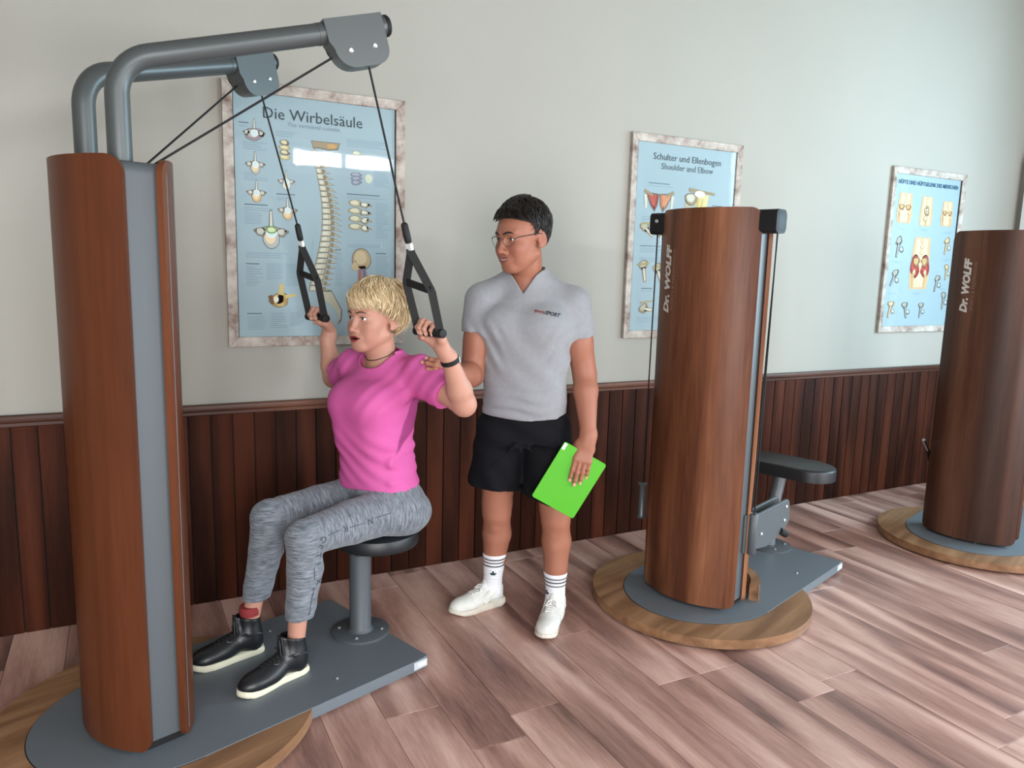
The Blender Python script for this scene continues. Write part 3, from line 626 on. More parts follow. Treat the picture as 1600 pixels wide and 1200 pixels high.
def hip_chart(p):
    p.text('HÜFTE UND HÜFTGELENK DES MENSCHEN', 0.036, 0.50, 0.060, (46, 84, 112), 0.0011, sx=0.92)
    S0, S1, B0, B1 = (206, 166, 128), (222, 192, 158), (196, 160, 112), (226, 208, 166)
    def torso(cx, cy, w, h, kind):
        p.poly([(cx-w*0.78, cy-h), (cx+w*0.78, cy-h), (cx+w*0.9, cy-h*0.2), (cx+w, cy+h*0.4), (cx+w*0.85, cy+h), (cx-w*0.85, cy+h), (cx-w, cy+h*0.4), (cx-w*0.9, cy-h*0.2)], S0, 2)
        p.poly([(cx-w*0.55, cy-h*0.95), (cx+w*0.55, cy-h*0.95), (cx+w*0.62, cy), (cx+w*0.7, cy+h*0.92), (cx-w*0.7, cy+h*0.92), (cx-w*0.62, cy)], S1, 3)
        if kind == 2:
            for a in (-1, 1): p.shade(cx+a*w*0.5, cy+h*0.12, w*0.45, h*0.42, (158, 48, 44), (190, 76, 64), 3, 0.08, 2)
        for k in range(5): p.shade(cx, cy-h*0.85+h*0.22*k, w*0.15, h*0.085, B0, B1, 5, 0.05, k)
        if kind in (0, 2):
            for a in (-1, 1):
                p.shade(cx+a*w*0.42, cy-h*0.05, w*0.30, h*0.22, (150, 100, 66), B0, 5, 0.12, 3); p.shade(cx+a*w*0.55, cy+h*0.35, w*0.14, h*0.12, B0, B1, 7, 0.04, 1); p.bar((cx+a*w*0.65, cy+h*0.4), (cx+a*w*0.55, cy+h*0.95), 0.026 if kind == 2 else 0.014, 0.02 if kind == 2 else 0.010, B0, 6)
            p.poly([(cx-w*0.18, cy), (cx+w*0.18, cy), (cx, cy+h*0.38)], B1, 8)
        else:
            p.shade(cx+w*0.05, cy-h*0.02, w*0.42, h*0.3, (150, 120, 86), (216, 196, 156), 5, 0.12, 6); p.shade(cx-w*0.1, cy+h*0.5, w*0.25, h*0.2, B0, B1, 7, 0.06, 1); p.bar((cx+w*0.1, cy+h*0.45), (cx, cy+h*0.95), 0.022, 0.018, B0, 6)
    torso(0.17, 0.215, 0.115, 0.098, 0); torso(0.50, 0.225, 0.10, 0.098, 1); torso(0.83, 0.230, 0.095, 0.085, 0); torso(0.49, 0.575, 0.155, 0.175, 2)
    for cx, cy, a, s, f in ((0.13, 0.475, 1.35, 1.15, 1), (0.875, 0.45, 1.3, 1.0, -1), (0.11, 0.68, 0.9, 1.1, 1), (0.92, 0.63, 1.5, 0.9, -1), (0.78, 0.71, 1.2, 1.0, 1), (0.10, 0.89, 1.2, 1.0, -1), (0.33, 0.895, 2.0, 1.0, 1), (0.57, 0.895, 1.4, 0.9, 1), (0.92, 0.83, 1.5, 1.0, 1)):
        dx, dy = math.cos(a)*0.07*s, math.sin(a)*0.055*s; g0, g1 = ((150, 118, 84), (204, 178, 140)) if f < 0 else ((98, 100, 102), (168, 160, 146))
        p.shade(cx+dx*0.4, cy-dy*0.7, 0.042*s, 0.024*s, g0, g1, 2, 0.14, int(cy*90)); p.bar((cx+dx*0.3, cy-dy*0.6), (cx-dx*0.9, cy+dy*1.1), 0.026*s, 0.016*s, g0, 3); p.bar((cx+dx*0.2, cy-dy*0.5), (cx-dx*0.8, cy+dy), 0.012*s, 0.007*s, g1, 6)
        p.shade(cx+0.045*s, cy+0.012*s, 0.026*s, 0.018*s, g0, (190, 206, 212), 3, 0.05, 1)
    for i, (cx, cy) in enumerate(((0.15, 0.345), (0.5, 0.345), (0.88, 0.35), (0.13, 0.565), (0.11, 0.775), (0.48, 0.775), (0.9, 0.54), (0.90, 0.74))): p.lines(cx-0.06, cx+0.06, cy, cy+0.012, i+70)
PAPER = mat('poster_paper_blue', (151, 168, 175), 0.55, var=0.03, vscale=3)
POST = [(0.805, 'large spine poster in a whitewashed frame, hanging behind the seated person in pink', spine_chart), (2.872, 'shoulder and elbow poster in a whitewashed frame, half hidden by the middle wooden column', shoulder_chart), (5.0, 'hip anatomy poster in a whitewashed frame, the one nearest the right window', hip_chart)]
GLASS = pane_mat('poster_glass', (0.97, 0.985, 0.985), 0.05)
for xc, label, fn in POST:
    e = empty('framed_poster', (xc, D, 1.142)); setp(e, label, 'poster', 'framed anatomy posters on the white wall')
    W, H, f = 0.79, 1.108, 0.042
    for (a, b, c, d) in (((-W/2, 0), (W/2, 0), (W/2-f, f), (-W/2+f, f)), ((W/2, 0), (W/2, H), (W/2-f, H-f), (W/2-f, f)), ((W/2, H), (-W/2, H), (-W/2+f, H-f), (W/2-f, H-f)), ((-W/2, H), (-W/2, 0), (-W/2+f, f), (-W/2+f, H-f))):
        bm = bmesh.new(); fr = [bm.verts.new((x, -0.022 if i < 2 else -0.017, z)) for i, (x, z) in enumerate((a, b, c, d))]; bk = [bm.verts.new((x, -0.001, z)) for x, z in (a, b, c, d)]
        bm.faces.new(fr); bm.faces.new(bk[::-1])
        for i in range(4): bm.faces.new((fr[i], bk[i], bk[(i+1) % 4], fr[(i+1) % 4]))
        bmesh.ops.recalc_face_normals(bm, faces=bm.faces)
        bmesh.ops.bevel(bm, geom=[x for x in bm.edges], offset=0.002, segments=1, affect='EDGES')
        from_bm('frame_rail', bm, FRAMEW, e)
    iw, ih = W-2*f, H-2*f
    sheet = box('poster_sheet', (-iw/2-0.004, -0.006, f-0.004), (iw/2+0.004, -0.002, f+ih+0.004), PAPER, e)
    box('inner_edge', (-iw/2, -0.0125, f), (-iw/2+0.003, -0.006, f+ih), BLACK, e); box('inner_edge', (iw/2-0.003, -0.0125, f), (iw/2, -0.006, f+ih), BLACK, e)
    p = Print(); fn(p); c = p.build(sheet); c.location = (-PWID/2, -0.0062, f+ih-(ih-PHGT)/2)
    box('glass', (-iw/2, -0.0125, f), (iw/2, -0.0110, f+ih), GLASS, e)
# ------------------------------------------------------------------ sculpting kit: smooth blends of simple volumes, turned into one surface
def axis(lo, hi, coarse, fine=()):
    xs = [lo]
    while xs[-1] < hi:
        st = coarse
        for a, b, s in fine:
            if a-coarse <= xs[-1] <= b: st = min(st, s)
        xs.append(xs[-1]+st)
    return np.array(xs, np.float32)
class Vol:
    def __init__(s, xs, ys, zs):
        s.xs, s.ys, s.zs = xs, ys, zs; s.D = np.full((len(xs), len(ys), len(zs)), 1.0, np.float32); s.T = None
    def at(s, o=(0, 0, 0), R=None):
        s.T = (np.array(o, float), np.eye(3) if R is None else np.array(R, float)); return s
    def _w(s, p):
        p = np.array(p, float)
        return p if s.T is None else s.T[0]+s.T[1] @ p
    def _dirw(s, p):
        p = np.array(p, float); return p if s.T is None else s.T[1] @ p
    def _blk(s, lo, hi):
        sl = []
        for a, l, h in zip((s.xs, s.ys, s.zs), lo, hi):
            i, j = int(np.searchsorted(a, l)), int(np.searchsorted(a, h))
            if j <= i: return None
            sl.append(slice(i, j))
        return tuple(sl)
    def _mix(s, sl, d, k, op):
        A = s.D[sl]
        if op == 'u':
            if k > 0: h = np.maximum(k-np.abs(A-d), 0)/k; s.D[sl] = np.minimum(A, d)-h*h*(k*0.25)
            else: s.D[sl] = np.minimum(A, d)
        elif op == 's':
            if k > 0: h = np.maximum(k-np.abs(A+d), 0)/k; s.D[sl] = np.maximum(A, -d)+h*h*(k*0.25)
            else: s.D[sl] = np.maximum(A, -d)
        elif op == 'i': s.D[sl] = np.maximum(A, d)
    def _pts(s, sl):
        return s.xs[sl[0]][:, None, None], s.ys[sl[1]][None, :, None], s.zs[sl[2]][None, None, :]
    def cone(s, a, b, ra, rb, k=0.02, op='u', flat=None):
        """tapered limb; flat=(axis, factor) squeezes it along an axis"""
        a, b = s._w(a), s._w(b); m = max(ra, rb)+k+0.012
        sl = s._blk(np.minimum(a, b)-m, np.maximum(a, b)+m)
        if sl is None: return s
        X, Y, Z = s._pts(sl); ba = b-a; L2 = float(ba@ba)
        x, y, z = X-a[0], Y-a[1], Z-a[2]
        t = np.clip((x*ba[0]+y*ba[1]+z*ba[2])/L2, 0, 1)
        x, y, z = x-t*ba[0], y-t*ba[1], z-t*ba[2]
        q = x*x+y*y+z*z
        if flat is not None:
            ax = s._dirw(flat[0]); ax = ax/np.linalg.norm(ax); c = x*ax[0]+y*ax[1]+z*ax[2]; q = q+c*c*(1/flat[1]**2-1)
        s._mix(sl, (np.sqrt(q)-(ra+(rb-ra)*t)).astype(np.float32), k, op); return s
    def ell(s, c, r, k=0.02, op='u', R=None):
        r = np.array(r, float) if hasattr(r, '__len__') else np.array([r]*3, float)
        M = np.eye(3) if R is None else np.array(R, float)
        if s.T is not None: M = s.T[1] @ M
        c = s._w(c); m = r.max()+k+0.012; sl = s._blk(c-m, c+m)
        if sl is None: return s
        X, Y, Z = s._pts(sl); x, y, z = X-c[0], Y-c[1], Z-c[2]
        l = [(x*M[0, i]+y*M[1, i]+z*M[2, i])/r[i] for i in range(3)]
        k0 = np.sqrt(l[0]**2+l[1]**2+l[2]**2)+1e-6; k1 = np.sqrt((l[0]/r[0])**2+(l[1]/r[1])**2+(l[2]/r[2])**2)+1e-6
        s._mix(sl, (k0*(k0-1)/k1).astype(np.float32), k, op); return s
    def prof(s, st, k=0.03, op='u', grow=0.0, n=2.3, yaw=0.0, pad=0.03):
        """trunk from stations (z, cx, cy, half width, depth to front, depth to back)"""
        st = np.array(st, float); z0, z1 = st[0, 0], st[-1, 0]
        m = st[:, 3:].max()+abs(st[:, 1:3]).max()+pad+k+grow
        sl = s._blk((-m, -m, z0-pad-k), (m, m, z1+pad+k))
        X, Y, Z = s._pts(sl); zz = np.clip(Z, z0, z1)
        def sp(col):
            zs, v = st[:, 0], st[:, col]; d = np.gradient(v, zs); i = np.clip(np.searchsorted(zs, zz.ravel())-1, 0, len(zs)-2)
            h = zs[i+1]-zs[i]; t = (zz.ravel()-zs[i])/h
            r = (2*t**3-3*t**2+1)*v[i]+(t**3-2*t**2+t)*h*d[i]+(-2*t**3+3*t**2)*v[i+1]+(t**3-t**2)*h*d[i+1]
            return r.reshape(zz.shape)
        cx, cy, rx, rf, rb = [sp(i) for i in range(1, 6)]
        rx, rf, rb = rx+grow, rf+grow, rb+grow
        c, sn = math.cos(yaw), math.sin(yaw)
        x0, y0 = X-cx, Y-cy; x, y = x0*c+y0*sn, -x0*sn+y0*c
        ry = np.where(y < 0, rf, rb)
        k0 = (np.abs(x/rx)**n+np.abs(y/ry)**n)**(1/n)
        d = (k0-1)*np.minimum(rx, ry); d = np.maximum(d, np.maximum(Z-z1-grow, z0-grow-Z))
        s._mix(sl, d.astype(np.float32), k, op); return s
    def merge(s, other, k=0.02):
        h = np.maximum(k-np.abs(s.D-other.D), 0)/k; s.D = np.minimum(s.D, other.D)-h*h*(k*0.25); return s
    def fn(s, f, op='i', lo=None, hi=None, k=0.0):
        """any function of position, optionally only inside a box"""
        sl = s._blk(lo, hi) if lo is not None else (slice(None),)*3
        X, Y, Z = s._pts(sl); d = np.broadcast_to(f(X, Y, Z), s.D[sl].shape).astype(np.float32)
        if op == 'add': s.D[sl] += d
        else: s._mix(sl, d, k, op)
        return s
    def build(s, smooth=1):
        D = s.D; S = D < 0; nx, ny, nz = D.shape
        cnt = np.zeros((nx-1, ny-1, nz-1), np.uint8)
        for i in (0, 1):
            for j in (0, 1):
                for k in (0, 1): cnt += S[i:nx-1+i, j:ny-1+j, k:nz-1+k]
        I, J, K = np.nonzero((cnt > 0) & (cnt < 8)); n = len(I)
        acc = np.zeros((n, 3)); num = np.zeros(n)
        for ax in range(3):
            for u in (0, 1):
                for v in (0, 1):
                    o = [0, 0, 0]; oth = [q for q in range(3) if q != ax]; o[oth[0]] = u; o[oth[1]] = v
                    a = D[I+o[0], J+o[1], K+o[2]]; o2 = list(o); o2[ax] += 1; b = D[I+o2[0], J+o2[1], K+o2[2]]
                    c = (a < 0) != (b < 0); t = np.where(c, a/np.where(c, a-b, 1), 0)
                    p = np.array([o[0], o[1], o[2]], float)[None, :].repeat(n, 0); p[:, ax] += t
                    acc += p*c[:, None]; num += c
        P = acc/num[:, None]+np.stack([I, J, K], 1)
        V = np.stack([np.interp(P[:, i], np.arange(len(a)), a) for i, a in enumerate((s.xs, s.ys, s.zs))], 1)
        idx = np.full(cnt.shape, -1, np.int32); idx[I, J, K] = np.arange(n)
        Q = []
        for ax in range(3):
            a = [slice(0, m) for m in (nx, ny, nz)]; b = list(a); a[ax] = slice(0, D.shape[ax]-1); b[ax] = slice(1, D.shape[ax])
            A, B = S[tuple(a)], S[tuple(b)]
            E = np.argwhere(A != B); fl = A[tuple(E.T)]
            o1, o2 = [q for q in range(3) if q != ax]
            ok = (E[:, o1] > 0) & (E[:, o2] > 0) & (E[:, o1] < D.shape[o1]-1) & (E[:, o2] < D.shape[o2]-1); E, fl = E[ok], fl[ok]
            def cell(d1, d2):
                e = E.copy(); e[:, o1] += d1; e[:, o2] += d2; return idx[e[:, 0], e[:, 1], e[:, 2]]
            q = np.stack([cell(-1, -1), cell(0, -1), cell(0, 0), cell(-1, 0)], 1)
            if ax == 1: fl = ~fl
            q[~fl] = q[~fl][:, ::-1]; Q.append(q)
        Q = np.concatenate(Q); Q = Q[(Q >= 0).all(1)]
        for _ in range(smooth):
            nb = np.zeros_like(V); c = np.zeros(len(V))
            for i in range(4):
                a, b = Q[:, i], Q[:, (i+1) % 4]
                for d in range(3): nb[:, d] += np.bincount(a, V[b, d], len(V))+np.bincount(b, V[a, d], len(V))
                c += np.bincount(a, minlength=len(V))+np.bincount(b, minlength=len(V))
            V = V*0.5+0.5*nb/np.maximum(c, 1)[:, None]
        return V, Q
def fast_mesh(name, V, Q, mt, parent, cols=None, smooth=True):
    # keep only connected pieces of some size
    lab = np.arange(len(V))
    for _ in range(60):
        m = lab[Q].min(1); new = lab.copy()
        for i in range(4): np.minimum.at(new, Q[:, i], m)
        new = new[new]
        if (new == lab).all(): break
        lab = new
    u, ct = np.unique(lab, return_counts=True); keep = np.isin(lab, u[ct > max(20, ct.max()*0.004)])
    remap = np.cumsum(keep)-1; Q = remap[Q[keep[Q].all(1)]]; V = V[keep]
    if cols is not None: cols = cols[keep]
    me = bpy.data.meshes.new(name); me.vertices.add(len(V)); me.vertices.foreach_set('co', V.astype(np.float32).ravel())
    me.loops.add(Q.size); me.loops.foreach_set('vertex_index', Q.astype(np.int32).ravel())
    me.polygons.add(len(Q)); me.polygons.foreach_set('loop_start', np.arange(0, Q.size, 4, dtype=np.int32)); me.polygons.foreach_set('loop_total', np.full(len(Q), 4, np.int32))
    me.polygons.foreach_set('use_smooth', np.ones(len(Q), bool)); me.update(calc_edges=True); me.validate()
    if cols is not None: set_vcol(me, cols)
    return link(name, me, mt, parent)
def rotz(a): c, s = math.cos(a), math.sin(a); return np.array(((c, -s, 0), (s, c, 0), (0, 0, 1.0)))
def rotx(a): c, s = math.cos(a), math.sin(a); return np.array(((1.0, 0, 0), (0, c, -s), (0, s, c)))
def roty(a): c, s = math.cos(a), math.sin(a); return np.array(((c, 0, s), (0, 1.0, 0), (-s, 0, c)))
def unit(v): v = np.array(v, float); return v/np.linalg.norm(v)
def sst(e0, e1, x): t = np.clip((x-e0)/(e1-e0), 0, 1); return t*t*(3-2*t)

def mouth_shape(male, g, sm):
    lw = 0.0245+0.0035*sm; f = 1.0 if male else 1.08
    def mp(x):
        u = np.clip(1-(x/lw)**2, 0, 1); zm = -0.0612-g*0.4+0.0062*sm*(1-u)+0.001*(1-u)
        hu = f*0.0056*u**0.7*(1-0.16*np.exp(-(x/0.004)**2)); hl = f*0.0072*u**0.7
        t = np.where(u > 0, 0.0009+(g*0.9)*np.sqrt(np.clip(1-(x/0.0185)**2, 0, 1))+0.0016*sm*u, 0)
        return zm, hu, hl, t, u > 0
    return mp
# ---- head: origin between the ears, face towards -y
def head(v, o, R, s=1.0, male=True, open_mouth=0.0, smile=0.0):
    v.at(o, R*s if False else R)
    def E(c, r, k=0.02, op='u', Rr=None):
        c = np.array(c)*s; r = (np.array(r)*s) if hasattr(r, '__len__') else r*s; v.ell(c, r, k*s, op, Rr)
    def K(a, b, ra, rb, k=0.02, op='u', flat=None): v.cone(np.array(a)*s, np.array(b)*s, ra*s, rb*s, k*s, op, flat)
    jw = 1.06 if male else 0.97
    E((0, 0.012, 0.040), (0.076, 0.097, 0.084))
    E((0, -0.034, 0.012), (0.066, 0.062, 0.072), 0.03)
    E((0, -0.040, -0.048), (0.054*jw, 0.054, 0.056), 0.03)
    for q in (-1, 1):
        K((0.055*q*jw, 0.0, -0.052), (0.020*q, -0.070, -0.092), 0.015, 0.014, 0.03)
        E((0.043*q, -0.062, -0.022), (0.020, 0.020, 0.018), 0.025)
        E((0.038*q, -0.060, -0.052), (0.018, 0.022, 0.022), 0.025)
    E((0, -0.080, -0.092), (0.021*jw, 0.014, 0.015), 0.02)
    for q in (-1, 1):
        E((0.032*q, -0.098, 0.006), (0.019, 0.016, 0.013), 0.014, 's')
        K((0.012*q, -0.091, 0.029), (0.046*q, -0.077, 0.029), 0.0075 if male else 0.0055, 0.006, 0.014)
    nf = 0.0 if male else 0.004
    K((0, -0.090, 0.016), (0, -0.111+nf, -0.026), 0.0070-nf*0.2, 0.0090-nf*0.3, 0.012)
    E((0, -0.113+nf, -0.031), (0.0115-nf*0.4, 0.0105, 0.0098), 0.008)
    for q in (-1, 1):
        E((0.0125*q*(1 if male else 0.9), -0.102+nf*0.6, -0.035), (0.0072-nf*0.2, 0.0100, 0.0072), 0.007)
        E((0.0062*q, -0.109+nf, -0.0415), (0.0036, 0.005, 0.003), 0.002, 's')
    # eyelids round the eyeball
    for q in (-1, 1):
        E((0.0315*q, -0.0755, 0.008), 0.0142, 0.008)
        E((0.0318*q, -0.0890, 0.0068), (0.0158, 0.011, 0.0056 if not male else 0.0044), 0.0015, 's', rotz(0.30*q))
        K((0.0185*q, -0.0888, 0.0150 if not male else 0.0130), (0.045*q, -0.0795, 0.0145 if not male else 0.0125), 0.0022, 0.0022, 0.004)
    # mouth
    g = open_mouth; sm = smile
    E((0, -0.0870, -0.060), (0.027, 0.013, 0.021), 0.016)
    if sm:
        for q in (-1, 1): E((0.040*q, -0.066, -0.030), (0.018, 0.018, 0.016), 0.02)
    mp = mouth_shape(male, g, sm); c = np.array(o)+R @ (np.array((0, -0.09, -0.06))*s); m = 0.045*s
    sl = v._blk(c-m, c+m); X, Y, Z = v._pts(sl); l = [((X-o[0])*R[0, i]+(Y-o[1])*R[1, i]+(Z-o[2])*R[2, i])/s for i in range(3)]
    lx, ly, lz = np.broadcast_arrays(*l); D_ = v.D[sl]; front = (ly < -0.068)
    zm, hu, hl, t, ins = mp(lx)
    bump = np.where(ins, 0.0026*s*np.exp(-((lz-zm-t-hu*0.55)/(hu*0.75+1e-4))**2)*sst(0, 0.003, hu)+0.0036*s*np.exp(-((lz-zm+t+hl*0.55)/(hl*0.75+1e-4))**2)*sst(0, 0.003, hl), 0)*front
    D_ = D_-bump.astype(np.float32)
    dep = (0.0035+(0.010 if g else 0.0))*s
    slot = np.maximum((np.abs(lz-zm)-t)*s, -(D_+dep)); v.D[sl] = np.where(front, np.maximum(D_, -slot), D_).astype(np.float32)
    # ears
    for q in (-1, 1):
        Rr = rotz(-0.35*q) @ rotx(0.18)
        E((0.0775*q, 0.016, -0.002), (0.0065, 0.0185, 0.031), 0.006, 'u', Rr)
        E((0.0850*q, 0.012, 0.000), (0.0060, 0.0115, 0.020), 0.004, 's', Rr)
        E((0.0760*q, 0.008, -0.027), (0.0050, 0.0085, 0.0085), 0.006)
        E((0.0765*q, 0.002, -0.006), (0.004, 0.004, 0.007), 0.004)
    return mp
def head_paint(V, o, R, s, mp, skin, lip, blush, inner):
    """lip and cheek colour as vertex colour"""
    L = (V-np.array(o)) @ R/s; C = np.tile(np.array(lin(skin)), (len(V), 1))
    near = (np.abs(L) < 0.13).all(1)
    zm, hu, hl, t, ins = mp(L[:, 0]); dz = L[:, 2]-zm; fr = near & ins & (L[:, 1] < -0.072)
    w = sst(-0.0012, 0.0006, (hu+t)-dz)*sst(-0.0012, 0.0006, dz+hl+t)*fr
    C = C*(1-w[:, None])+np.array(lin(lip))*w[:, None]
    w = sst(-0.0002, 0.0010, t-np.abs(dz))*fr*sst(0.0010, 0.0016, t); C = C*(1-w[:, None])+np.array(lin(inner))*w[:, None]
    for q in (-1, 1):
        w = np.exp(-((L[:, 0]-0.045*q)**2+(L[:, 1]+0.07)**2+(L[:, 2]+0.03)**2)/0.022**2)*0.5*near
        w = w+0.4*np.exp(-((L[:, 0])**2+(L[:, 1]+0.115)**2+(L[:, 2]+0.032)**2)/0.012**2)*near/2+0.35*near*np.exp(-((L[:, 0]-0.08*q)**2+(L[:, 1]-0.012)**2+L[:, 2]**2)/0.02**2)
        C = C*(1-w[:, None])+np.array(lin(blush))*w[:, None]
    return C
def eyes(parent, o, R, s, iris, look=(0, 0)):
    for q in (-1, 1):
        c = np.array(o)+R @ (np.array((0.0315*q, -0.0755, 0.008))*s); rr = 0.0126*s
        V, Fc, C = [], [], []; nu, nv = 20, 28; Rl = R @ rotz(look[0]) @ rotx(look[1])
        for i in range(nv+1):
            a = math.pi*i/nv
            for j in range(nu):
                b = 2*math.pi*j/nu; d = np.array((math.sin(a)*math.cos(b), -math.cos(a), math.sin(a)*math.sin(b)))
                V.append(c+Rl @ d*rr*(1.03 if a < 0.42 else 1.0)); C.append(lin((8, 8, 10)) if a < 0.24 else lin(iris) if a < 0.52 else lin((226, 220, 214)))
        for i in range(nv):
            for j in range(nu): Fc.append((i*nu+j, i*nu+(j+1) % nu, (i+1)*nu+(j+1) % nu, (i+1)*nu+j))
        o_ = mesh('eyeball', V, Fc, vcol_mat('eye', 0.12, 0.5), parent, True); set_vcol(o_.data, np.array(C))
def on_face(bvh, o, R, s, x, z, off):
    st = np.array(o)+R @ (np.array((x, -0.2, z))*s); d = R @ np.array((0, 1.0, 0)); h = bvh.ray_cast(Vector(st), Vector(d))
    return np.array(h[0])-d*off if h[0] is not None else st+d*0.11*s
def brows(parent, bvh, o, R, s, col, thick=1.0, lash=(40, 28, 24), lh=0.0064):
    for q in (-1, 1):
        P = [on_face(bvh, o, R, s, x*q, z, 0.0004) for x, z in ((0.011, 0.0250), (0.017, 0.0278), (0.024, 0.0300), (0.032, 0.0312), (0.040, 0.0298), (0.047, 0.0262))]
        tube('eyebrow', P, [0.0018*s*thick, 0.0030*s*thick, 0.0032*s*thick, 0.0030*s*thick, 0.0022*s*thick, 0.0008*s], mat('brow_%d_%d_%d' % col, col, 0.8), parent, 8)
        xs = np.linspace(-0.0150, 0.0150, 9); P = [on_face(bvh, o, R, s, (0.0315+x)*q, 0.0068+lh*1.06*math.sqrt(max(0, 1-(x/0.0158)**2))+0.0006, 0.0003) for x in xs]
        tube('eyelashes', P, [0.0005*s]+[0.0011*s]*7+[0.0006*s], mat('lash_%d' % lash[0], lash, 0.7), parent, 6)
# ---- hand: wrist point, d towards the fingers, n out of the palm, t towards the thumb
def hand(v, w, d, n, t, curls, thumb, s=1.0, spread=0.0, rf=1.0):
    w, d, n, t = np.array(w, float), unit(d), unit(n), unit(t); v.T = None
    P = lambda a, b, c: w+(d*a+t*b+n*c)*s
    v.cone(P(-0.02, 0, 0), P(0.02, 0, 0), 0.027*s, 0.028*s, 0.02, flat=(n, 0.75))
    for b0, b1, r in ((0.012, 0.028, 0.0150), (0.004, 0.009, 0.0145), (-0.006, -0.010, 0.0140), (-0.014, -0.027, 0.0130)):
        v.cone(P(0.012, b0, 0.0), P(0.086, b1, -0.001), r*s, r*0.86*s, 0.016, flat=(n, 0.85))
    v.ell(P(0.035, 0.026, 0.010), 0.017*s, 0.016); v.ell(P(0.040, -0.024, 0.008), 0.014*s, 0.016)
    base = ((0.091, 0.0285), (0.095, 0.0095), (0.091, -0.010), (0.083, -0.0275)); lens = ((0.043, 0.026, 0.021), (0.047, 0.030, 0.022), (0.044, 0.028, 0.021), (0.035, 0.021, 0.019))
    nails = []
    for i in range(4):
        p = P(base[i][0]-0.004, base[i][1], 0.0); an = 0.0; r = (0.0098, 0.0100, 0.0095, 0.0085)[i]*rf
        sp = spread*(1.5-i)
        for j in range(3):
            an += math.radians(curls[i][j]); q = p+(d*math.cos(an)*math.cos(sp)+t*math.sin(sp)*math.cos(an)+n*math.sin(an))*lens[i][j]*s
            v.cone(p, q, r*s*(1-0.09*j), r*s*(0.91-0.09*j), 0.0035)
            if j < 2: v.ell(q, r*s*0.97*(1-0.07*j), 0.003)
            if j == 2: nails.append((p*0.25+q*0.75, unit(q-p), unit(d*math.sin(an)-n*math.cos(an)), r*s*0.75))
            p = q
    pts = [P(*q) for q in thumb]; rr = (0.0150, 0.0118, 0.0102, 0.0085)
    for j in range(len(pts)-1): v.cone(pts[j], pts[j+1], rr[j]*s*rf, rr[j+1]*s*rf, 0.006 if j else 0.014)
    return nails
def nails_mesh(parent, nails, col):
    for c, d, up, r in nails:
        sd = np.cross(d, up); V, Fc = [], []
        for a in (-1, -0.4, 0.4, 1):
            for b in (-1, 0, 0.8, 1.15): V.append(c+sd*a*r*0.78*(0.8 if abs(b) > 0.9 else 1)+d*b*r*0.95+up*(r*1.06-0.34*r*abs(a)**2))
        for i in range(3):
            for j in range(3): Fc.append((i*4+j, i*4+j+1, i*4+j+5, i*4+j+4))
        mesh('fingernail', V, Fc, mat('nail_%d_%d_%d' % col, col, 0.3), parent, True)
def clumps(name, roots, mt, parent, segs=6, n=5):
    """hair locks: (points, radius, colour)"""
    V, Fc, C = [], [], []
    for pts, r, col in roots:
        m = len(pts); rad = [r*(0.75+0.25*math.sin(math.pi*min(1, i/(m-1)*1.3)))*(1-max(0, (i/(m-1)-0.55)/0.47)) for i in range(m)]
        v, f = tube_data(pts, rad, n, False); b = len(V); V += v; Fc += [tuple(i+b for i in q) for q in f]; C += [col]*len(v)
    o = mesh(name, V, Fc, mt, parent, True); set_vcol(o.data, np.array(C)); return o
# ------------------------------------------------------------------ clothing helpers
def bvh_of(o):
    me = o.data; V = np.empty(len(me.vertices)*3, np.float32); me.vertices.foreach_get('co', V)
    return BVHTree.FromPolygons([tuple(v) for v in V.reshape(-1, 3)], [tuple(p.vertices) for p in me.polygons])
def print_on(name, V, Fc, place, ray, bvh, mt, parent, off=0.0012, maxlen=0.006):
    """lay flat lettering onto a garment: place maps (x, y) to a start point, ray is the direction towards the cloth"""
    V, Fc = subdivide_data(V, Fc, maxlen); ray = Vector(ray).normalized(); P = []
    for x, y, z in V:
        s = Vector(place(x, y)); h = bvh.ray_cast(s, ray)
        P.append(tuple(h[0]-ray*off) if h[0] is not None else None)
    ok = [i for i, p in enumerate(P) if p is not None]; mp = {i: k for k, i in enumerate(ok)}
    return mesh(name, [P[i] for i in ok], [tuple(mp[i] for i in f) for f in Fc if all(i in mp for i in f)], mt, parent)
def shoe_outline(L, w, n=40, grow=0.0):
    key = [(0.0, 0.0, 0.0), (0.02, 0.60, 0.60), (0.09, 0.74, 0.74), (0.22, 0.74, 0.76), (0.42, 0.70, 0.82), (0.60, 0.88, 0.96), (0.74, 0.98, 1.0), (0.86, 0.92, 0.86), (0.95, 0.66, 0.56), (0.99, 0.30, 0.24), (1.0, 0.0, 0.0)]
    t = np.linspace(0, 1, n)**1.0; t = 0.5-0.5*np.cos(np.pi*t)
    a = np.interp(t, [k[0] for k in key], [k[1] for k in key]); b = np.interp(t, [k[0] for k in key], [k[2] for k in key])
    up = [(x*L, y*w/2+grow*(y > 0)) for x, y in zip(t, a)]; dn = [(x*L, -y*w/2-grow*(y > 0)) for x, y in zip(t, b)]
    return dn[:-1]+up[::-1][:-1]
